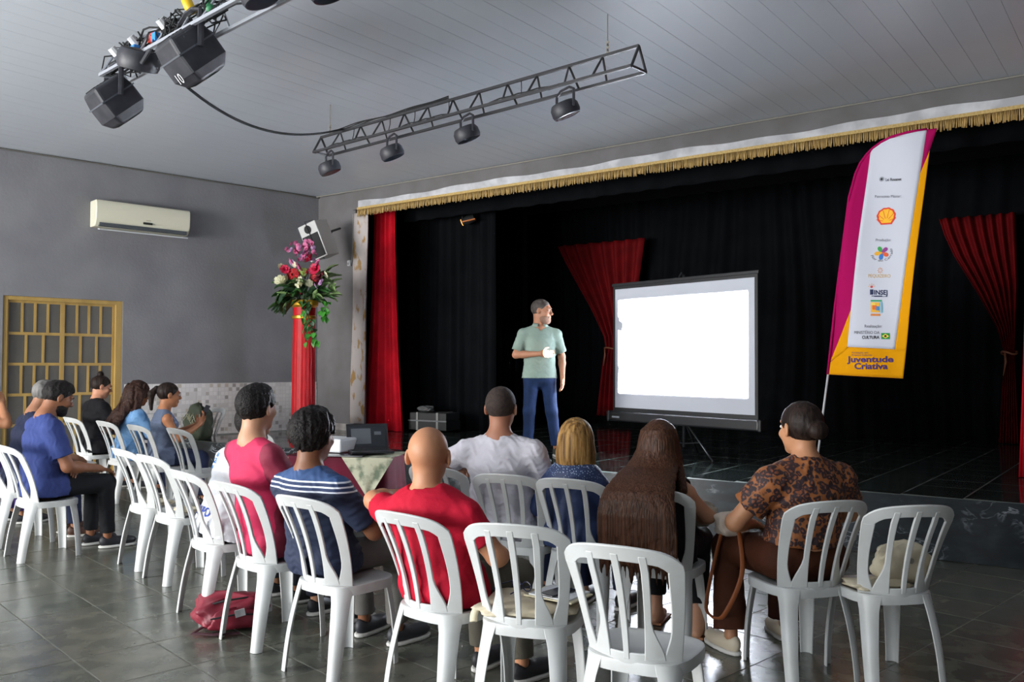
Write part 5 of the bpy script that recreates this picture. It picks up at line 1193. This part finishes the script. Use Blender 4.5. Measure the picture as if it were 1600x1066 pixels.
# --- person in the printed white shirt, leaning forward
p, th = spot('h')
I = person('print', 'person in a white T-shirt with blue printing, half hidden behind the crimson shirt', p, th, top=1.26, lean=.22, side=.10, sk='#8d6247', build=1.12, head=(look(p, th), -.1, 0), arms={-1: ((-.26, .16, .70), (-.08, .36, .62)), 1: ((.27, .2, .70), (.1, .38, .62))},
    shirt=dict(m=cloth('printwhite', '#d3d5da'), sleeve=.6, loose=.016, drop=.08, hem=.08, wr=.005, fr=36), pants=dict(m=cloth('darkpants', '#22242c')), hair=dict(style='short', m=H_black, vol=.012), beard=H_black, h=.008)
IB = mat('print_blue', '#2f6fb0', .7); IBd = mat('print_darkblue', '#1c3fa0', .7)
for tx, z_, w_ in (('SOU', .935, .10), ('OS E', .905, .12), ('Quali', .875, .13)): back_text(I, I['t'], tx, -.15, z_, .020, IB, w_)
back_text(I, I['t'], 'LAPO', -.12, .60, .05, IBd, .20)
# --- bearded man in blue, side view
p, th = spot('lman', -.07, .0)
person('lman', 'bearded man in a blue T-shirt and black trousers looking down, forearm on his thigh', p, th, top=1.375, lean=.03, sk='#8a5b40', build=1.10, head=(-.05, -.38, 0), hoff=(0, .05, -.01), arms={1: ((.25, .10, .70), (.13, .38, .655)), -1: ((-.24, .14, .74), (.02, .20, .68))}, hands={1: dict(d=(-.25, .9, -.25), n=(0, -.2, -1), curl=.55), -1: dict(d=(.85, -.05, -.35), n=(-.2, -.6, -.8), curl=.25, t=(0, .4, 1))},
    shirt=dict(m=cloth('blue', '#323f74'), sleeve=.72, loose=.014, drop=.08, hem=.08, slv=.006), pants=dict(m=cloth('blackpants', '#15161a')), shoes='#1c1c22', hair=dict(style='short', m=H_black, vol=.010, top=.010, plane=((0, .08, .065), (0, -.14, .14))), beard=H_black, legs={-1: [(-.09, 0, .54), (-.10, .42, .52), (-.09, .40, .09)], 1: [(.09, 0, .54), (.12, .44, .53), (.12, .46, .09)]}, h=.007)
# --- grey-haired man writing
p, th = spot('p2', -.04, 0)
person('p2', 'grey-haired man in a dark navy shirt writing on his lap', p, th, top=1.37, lean=.22, sk='#8a5f46', head=(0, -.40, 0), hoff=(0, .04, -.01), arms={1: ((.26, .18, .72), (.08, .42, .68)), -1: ((-.25, .18, .72), (-.1, .40, .66))}, hands={1: dict(d=(-.4, .8, -.3), n=(-.4, -.2, -.9), curl=.8)},
    shirt=dict(m=cloth('darknavy', '#1b2036'), sleeve=.75, drop=.08, hem=.08), pants=dict(m=cloth('navyjeans', '#1d2540')), shoes='#4a2f22', hair=dict(style='short', m=H_grey, vol=.011, plane=((0, .08, .065), (0, -.14, .14))), h=.009)
nb = thing('notepad', 'white notepad on the lap of the grey-haired man', 'notepad'); nb.matrix_basis = Matrix.Translation((*p, 0)) @ Matrix.Rotation(math.radians(th), 4, 'Z') @ Matrix.Translation((.05, .44, .615)) @ Matrix.Rotation(.12, 4, 'X')
MB().box(-.10, .10, -.10, .12, 0, .006).build('pages', mat('paper', '#d8dade', .7), nb); MB().box(-.105, .105, -.105, .125, -.004, 0).build('cover', mat('manila', '#cfc7a8', .7), nb)
pe = MB().tube([(.02, .03, .015), (.05, -.03, .12)], .004, 6).build('pen', M_dark, None); pe.matrix_basis = nb.matrix_basis.copy(); tag(pe, 'dark pen held over the white notepad', 'pen')
# --- person cut by the left edge
p, th = spot('p3', -.10, 0)
person('p3', 'person cut off by the left edge with an arm raised to the face', p, th, top=1.34, lean=.05, sk='#9a6a4c', arms={1: ((.27, .22, .95), (.10, .22, 1.13)), -1: ((-.26, .05, .74), (-.1, .25, .63))}, hands={1: dict(d=(-.4, -.1, .9), n=(-1, -.2, 0), curl=.7, t=(0, -1, .3))},
    shirt=dict(m=cloth('palelilac', '#c3c4cc'), sleeve=.55, drop=.08, hem=.08), pants=dict(m=cloth('purple', '#3a2a5c')), hair=dict(style='short', m=H_black, vol=.012), h=.010)
# --- woman in black with a bun
def bun(c, r):
    def f(F, I): F.u(el(I['hp'](*c), V3(*r)*I['hs'], I['Rh']), .012); return I['Hc']-.24, I['Hc']+.24
    return f
p, th = spot('d00')
person('bun', 'woman in a black top with a top-knot bun looking down by the door', p, th, top=1.36, lean=.05, female=True, build=1.12, sk='#b98468', head=(-.3, -.28, 0), arms={1: ((.25, .10, .76), (.08, .28, .66)), -1: ((-.25, .10, .76), (-.05, .28, .66))},
    shirt=dict(m=cloth('black', '#121216'), sleeve=.55, drop=.08, hem=.08), pants=dict(m=cloth('blackpants', '#15161a')), hair=dict(style='bun', m=H_dark, vol=.007, wr=.002, extra=bun((0, -.05, .135), (.035, .035, .032)), plane=((0, .08, .07), (0, -.15, .13))), h=.0095)
# --- curly-haired woman in denim
def curls(F, I):
    hp, hs, Rh = I['hp'], I['hs'], I['Rh']
    F.u(el(hp(0, -.05, -.02), V3(.115, .10, .13)*hs, Rh), .03); F.u(ec(hp(0, -.07, -.08), I['P']+V3(-.04, -.20, .24), (.12, .07), (.13, .055)), .04)
    for sd in (-1, 1): F.u(rc(hp(sd*.09, -.01, .0), hp(sd*.11, -.01, -.2), .045, .04), .03)
    F.sub(el(hp(0, .12, -.02), V3(.062, .09, .10)*hs, Rh), .01); return np.minimum(I['Hc']-.25, I['P']+V3(-.3, -.4, .0)), I['Hc']+.25
p, th = spot('d0')
person('curly', 'woman with long curly brown hair and a light denim jacket off the shoulder', p, th, top=1.30, lean=.12, female=True, sk='#a06a4c', head=(-.25, -.25, 0), arms={1: ((.24, .12, .74), (.06, .32, .66)), -1: ((-.24, .12, .74), (-.06, .32, .66))},
    shirt=dict(m=cloth('lightdenim', '#7399c0', '#5680ac', vscale=9), name='jacket', sleeve=1.8, loose=.022, drop=.08, hem=.10, wr=.007, fr=34, neck=.055), pants=dict(m=cloth('navyjeans', '#1d2540')), hair=dict(style='long', m=H_curl, vol=.02, wr=.013, fr=95, extra=curls, h=.008), h=.0095)
# --- woman in grey tank top with phone
def pony(F, I):
    hp, hs, Rh = I['hp'], I['hs'], I['Rh']; F.u(el(hp(0, -.115, .055), V3(.028, .03, .03)*hs, Rh), .01); F.u(rc(hp(0, -.13, .06), hp(0, -.165, .0), .024, .034), .01); F.u(rc(hp(0, -.165, .0), hp(0, -.15, -.15), .034, .016), .02); return I['Hc']-.32, I['Hc']+.22
p, th = spot('d')
person('pony', 'woman in a grey tank top with a black ponytail holding up a phone', p, th-12, top=1.305, lean=.06, female=True, sk='#a8714f', head=(-.10, -.10, 0), arms={1: ((.24, .10, .73), (.10, .37, .87)), -1: ((-.22, .14, .73), (-.02, .37, .86))}, hands={1: dict(d=(-.2, .45, .85), n=(-.7, -.6, .2), curl=.6, t=(-.3, -.6, .5)), -1: dict(d=(.3, .5, .8), n=(.7, -.5, .2), curl=.5, t=(0, -.6, .5))},
    shirt=dict(m=cloth('tank', '#5f6a80'), name='tank_top', sleeve=0, loose=.008, drop=.08, hem=.08, straps=True), pants=dict(m=cloth('navyjeans', '#1d2540')), hair=dict(style='pony', m=H_dark, vol=.008, wr=.002, extra=pony, plane=((0, .08, .068), (0, -.15, .13))), h=.0085)
r = math.radians(th-12); po = thing('phone', 'dark smartphone held up by the woman in the grey tank top', 'phone'); po.matrix_basis = Matrix.Translation((*p, 0)) @ Matrix.Rotation(r, 4, 'Z') @ Matrix.Translation((.045, .425, .99)) @ Matrix.Rotation(-.5, 4, 'X') @ Matrix.Rotation(.3, 4, 'Z')
MB().box(-.038, .038, -.005, .005, -.08, .08).build('body', mat('phone_dark', '#24262e', .2), po, bevel=.004); MB().box(-.035, .035, -.0056, -.005, -.075, .075).build('glass', mat('phone_glass', '#191b22', .08), po)
# --- man in the white T-shirt
p, th = spot('white', -.12, 0)
person('white', 'man with cropped hair in a plain white T-shirt, arm out along the next chair', p, th, hscale=1.13, top=1.375, lean=-.14, twist=.12, sk='#a8735a', build=1.12, head=(look(p, th)-.15, 0, 0), arms={-1: ((-.37, -.04, .90), (-.42, .20, .88)), 1: ((.28, .06, .72), (.12, .28, .64))}, hands={-1: dict(d=(0, .8, -.6), n=(.2, -.2, -1))},
    shirt=dict(m=cloth('white', '#cfccd4'), sleeve=.66, loose=.017, drop=.08, hem=.09, wr=.006, fr=34, slv=.006), pants=dict(m=cloth('navyjeans', '#1d2540')), shoes='#26272c', hair=dict(style='short', m=H_buzz, vol=.004, wr=.0008, plane=((0, .085, .055), (0, -.12, .15))), h=.0075)
# --- blonde woman in sparkling denim
def bob(F, I):
    hp, hs, Rh = I['hp'], I['hs'], I['Rh']; F.u(el(hp(0, -.035, -.05), V3(.098, .092, .125)*hs, Rh), .04); F.u(ec(hp(0, -.04, -.06), hp(0, -.045, -.165), (.098*hs, .08), (.100*hs, .06), Rh@V3(1, 0, 0)), .03)
    F.sub(el(hp(0, .125, -.03), V3(.066, .085, .16)*hs, Rh), .012); F.c(hp(0, 0, -.17), Rh@V3(0, -.25, -1)); return I['Hc']-.26, I['Hc']+.2
p, th = spot('blond', -.07, .0)
spk = vor_mat('sparkle_denim', 130, [(.18, '#b9c6d8'), (.30, '#22365e')], .5)
den = bpy.data.materials.new('cloth_sparkle'); den.use_nodes = True; nt = den.node_tree; b1 = nt.nodes['Principled BSDF']; b1.inputs['Roughness'].default_value = .6
tc = nt.nodes.new('ShaderNodeTexCoord'); vz = nt.nodes.new('ShaderNodeTexVoronoi'); vz.inputs['Scale'].default_value = 95; nt.links.new(tc.outputs['Object'], vz.inputs['Vector']); sz_ = nt.nodes.new('ShaderNodeSeparateXYZ'); nt.links.new(tc.outputs['Object'], sz_.inputs[0])
mr = nt.nodes.new('ShaderNodeMapRange'); mr.inputs['From Min'].default_value = .80; mr.inputs['From Max'].default_value = .97; mr.inputs['To Min'].default_value = .0; mr.inputs['To Max'].default_value = .42; nt.links.new(sz_.outputs[2], mr.inputs[0])
lt_ = nt.nodes.new('ShaderNodeMath'); lt_.operation = 'LESS_THAN'; nt.links.new(vz.outputs['Distance'], lt_.inputs[0]); nt.links.new(mr.outputs[0], lt_.inputs[1])
mx = nt.nodes.new('ShaderNodeMix'); mx.data_type = 'RGBA'; mx.inputs['A'].default_value = lin('#1c2f57'); mx.inputs['B'].default_value = lin('#aebfd4'); nt.links.new(lt_.outputs[0], mx.inputs['Factor']); nt.links.new(mx.outputs['Result'], b1.inputs['Base Color'])
person('blond', 'blonde woman with a bob in a dark denim jacket studded with sparkles', p, th, hscale=1.14, top=1.19, lean=-.08, female=True, sk='#c39478', head=(look(p, th)-.12, 0, 0), shirt=dict(m=den, name='jacket', sleeve=1.85, loose=.018, drop=.08, hem=.08, wr=.004), pants=dict(m=cloth('navyjeans', '#1d2540')), hair=dict(style='long', m=H_blond, vol=.012, wr=.0025, fr=150, extra=bob), h=.008)
# --- woman with very long hair
def longhair(F, I):
    hp, hs, Rh, P = I['hp'], I['hs'], I['Rh'], I['P']
    F.u(el(hp(0, -.03, -.02), V3(.092, .098, .12)*hs, Rh), .03); hz = I['Hc']
    F.u(loftz([(hz[2]+.07, hz[0], hz[1]-.05, .075, .06), (hz[2]-.02, hz[0], hz[1]-.055, .102, .08), (1.02, hz[0]*.8, hz[1]-.075, .122, .085), (.98, -.01, hz[1]-.115, .140, .085), (.945, -.012, -.205, .157, .08), (.91, -.015, -.275, .172, .075), (.87, -.018, -.335, .186, .06), (.82, -.02, -.370, .198, .045), (.75, -.02, -.388, .207, .036), (.66, -.015, -.392, .210, .030), (.58, -.01, -.390, .207, .024), (.50, -.01, -.385, .197, .014)]), .05)
    rn = random.Random(4)
    for k in range(36): x = -.19+.38*k/35; F.u(rc((x-.012, -.388, .58), (x-.010+rn.uniform(-.012, .012), -.383+rn.uniform(-.012, .01), rn.uniform(.40, .50)), .013, .003), .010)
    F.u(rc(hp(.08, -.01, -.02), V3(.17, -.16, .86), .03, .022), .03)
    F.sub(el(hp(0, .125, -.04), V3(.06, .085, .17)*hs, Rh), .012); return np.minimum(I['Hc']-.3, V3(-.32, -.52, .38)), np.maximum(I['Hc']+.2, V3(.32, -.1, .5))
p, th = spot('long', -.02, 0)
person('long', 'woman with very long straight brown hair falling over the chair back', p, th, hscale=1.1, top=1.21, lean=-.06, female=True, sk='#b98a6e', head=(look(p, th)-.05, -.02, 0), shirt=dict(m=cloth('black', '#121216'), name='tank_top', sleeve=0, loose=.006, drop=.08, hem=.08, straps=True), arms={1: ((.25, .06, .70), (.14, .28, .64)), -1: ((-.24, .04, .70), (-.12, .26, .64))},
    pants=dict(m=cloth('blackpants', '#15161a'), len=.78), shoes=None, sandal=True, legs={-1: [(-.09, -.03, .54), (-.12, .38, .515), (-.12, .36, .075)], 1: [(.09, -.03, .54), (.13, .38, .515), (.16, .20, .075)]}, hair=dict(style='long', m=H_brown, vol=.010, wr=.0016, fr=130, extra=longhair), h=.0075)
jb = soft_bag('beige_jacket', 'beige jacket bundled on the lap of the long-haired woman', .12, .12, .06, mat('jacket_beige', '#b3aa98', .8, var='#8d8474', vscale=8), 51, 'jacket'); jb.matrix_basis = Matrix.Translation((*p, 0)) @ Matrix.Rotation(math.radians(th), 4, 'Z') @ Matrix.Translation((.12, .30, .605))
for sd, (fx, fy) in ((-1, (-.12, .41)), (1, (.16, .25))):
    so = MB().slab(lambda u, v: (-.042+.084*u, -.10+.24*v, .002), 4, 8, (0, 0, .014)).build('sandal', mat('tan_sandal', '#8a5a3a', .6), None, bevel=.004); so.matrix_basis = Matrix.Translation((*p, 0)) @ Matrix.Rotation(math.radians(th), 4, 'Z') @ Matrix.Translation((fx, fy, 0)); tag(so, 'tan flat sandal on the %s foot of the long-haired woman' % ('left' if sd < 0 else 'right'), 'sandal', 'sandals of the long-haired woman')
# --- woman in leopard print
def lowbun(F, I):
    F.u(el(I['hp'](0, -.125, .0), V3(.045, .035, .042)*I['hs'], I['Rh']), .012); return I['Hc']-.22, I['Hc']+.2
p, th = spot('brown', .05, .05)
leo = vor_mat('leopard', 34, [(.16, '#7a4326'), (.32, '#21131a'), (.54, '#2a161d'), (.66, '#8c5226')])
person('leo', 'woman in a leopard-print blouse and brown trousers with a low bun', p, th, hscale=1.13, top=1.325, lean=-.08, twist=.05, female=True, build=1.26, neck=1.05, sk='#b4805e', head=(look(p, th)+.12, -.03, 0), arms={-1: ((-.34, .06, .72), (-.10, .30, .66)), 1: ((.33, .06, .74), (.12, .30, .66))},
    shirt=dict(m=leo, name='blouse', sleeve=.60, loose=.018, drop=.06, hem=-.085, wr=.0045, slv=.012), pants=dict(m=cloth('brown', '#4a2616', '#3a1d10'), flare=.035, loose=.010, len=.93), shoes='#c9bca6', legs={-1: [(-.10, -.03, .55), (-.22, .36, .53), (-.26, .24, .09)], 1: [(.10, -.03, .55), (.14, .40, .52), (.14, .36, .09)]}, hair=dict(style='bun', m=H_dark, vol=.008, wr=.002, extra=lowbun, plane=((0, .082, .066), (0, -.145, .135))), h=.0078)
hb = soft_bag('handbag', 'small cream handbag with a tan strap on the lap of the leopard-print woman', .085, .05, .06, mat('bag_cream', '#d2c3b4', .6), 61, 'handbag'); hb.matrix_basis = Matrix.Translation((*p, 0)) @ Matrix.Rotation(math.radians(th), 4, 'Z') @ Matrix.Translation((-.24, .27, .605))
MB().tube(spline([(-.01, -.05, .10), (-.02, -.12, .02), (-.05, -.19, -.16), (-.13, -.16, -.36), (-.15, -.08, -.40)]), .013, 8, flat=.35).build('strap', mat('tan_leather', '#8a4a22', .5), hb, smooth=True)
MB().tube(spline([(-.15, -.08, -.40), (-.16, -.02, -.36), (-.12, .0, -.2), (-.06, .0, .02)]), .011, 8, flat=.35).build('strap', mat('tan_leather', '#8a4a22', .5), hb, smooth=True)
# --- the presenter on the stage
person('presenter', 'presenter standing on the stage in a sage polo shirt and blue jeans', PRES, 188, z0=SZ, seat=False, top=1.75, hscale=1.1, sk='#a9775c', build=1.0, head=(1.05, -.08, 0), arms={1: ((.265, -.01, 1.13), (.03, .26, 1.14)), -1: ((-.26, -.04, 1.11), (-.25, .06, .88))}, hands={1: dict(d=(-.95, .25, 0), n=(0, -1, .2), curl=.7, t=(0, 0, 1)), -1: dict(d=(.05, .2, -1), n=(.8, .2, 0), curl=.4, t=(.2, 1, 0))},
    shirt=dict(m=cloth('sage', '#87998f'), name='polo_shirt', sleeve=.80, loose=.012, drop=.06, hem=.06, collar=True, vneck=True, slv=.008, wr=.0035), pants=dict(m=cloth('jeans', '#182c50', '#13233f', vscale=7), name='jeans'), shoes='#3b3d34', hair=dict(style='short', m=mat('hair_presenter', '#2a2320', .7, var='#453d38', vscale=25), vol=.004, wr=.001, plane=((0, .08, .075), (0, -.14, .14))), beard=mat('stubble', '#856350', .8, var='#74594a', vscale=40),
    legs={1: [(.09, 0, .91), (.12, .03, .50), (.13, .0, .09)], -1: [(-.09, 0, .91), (-.13, .04, .50), (-.19, .02, .09)]}, h=.0085)
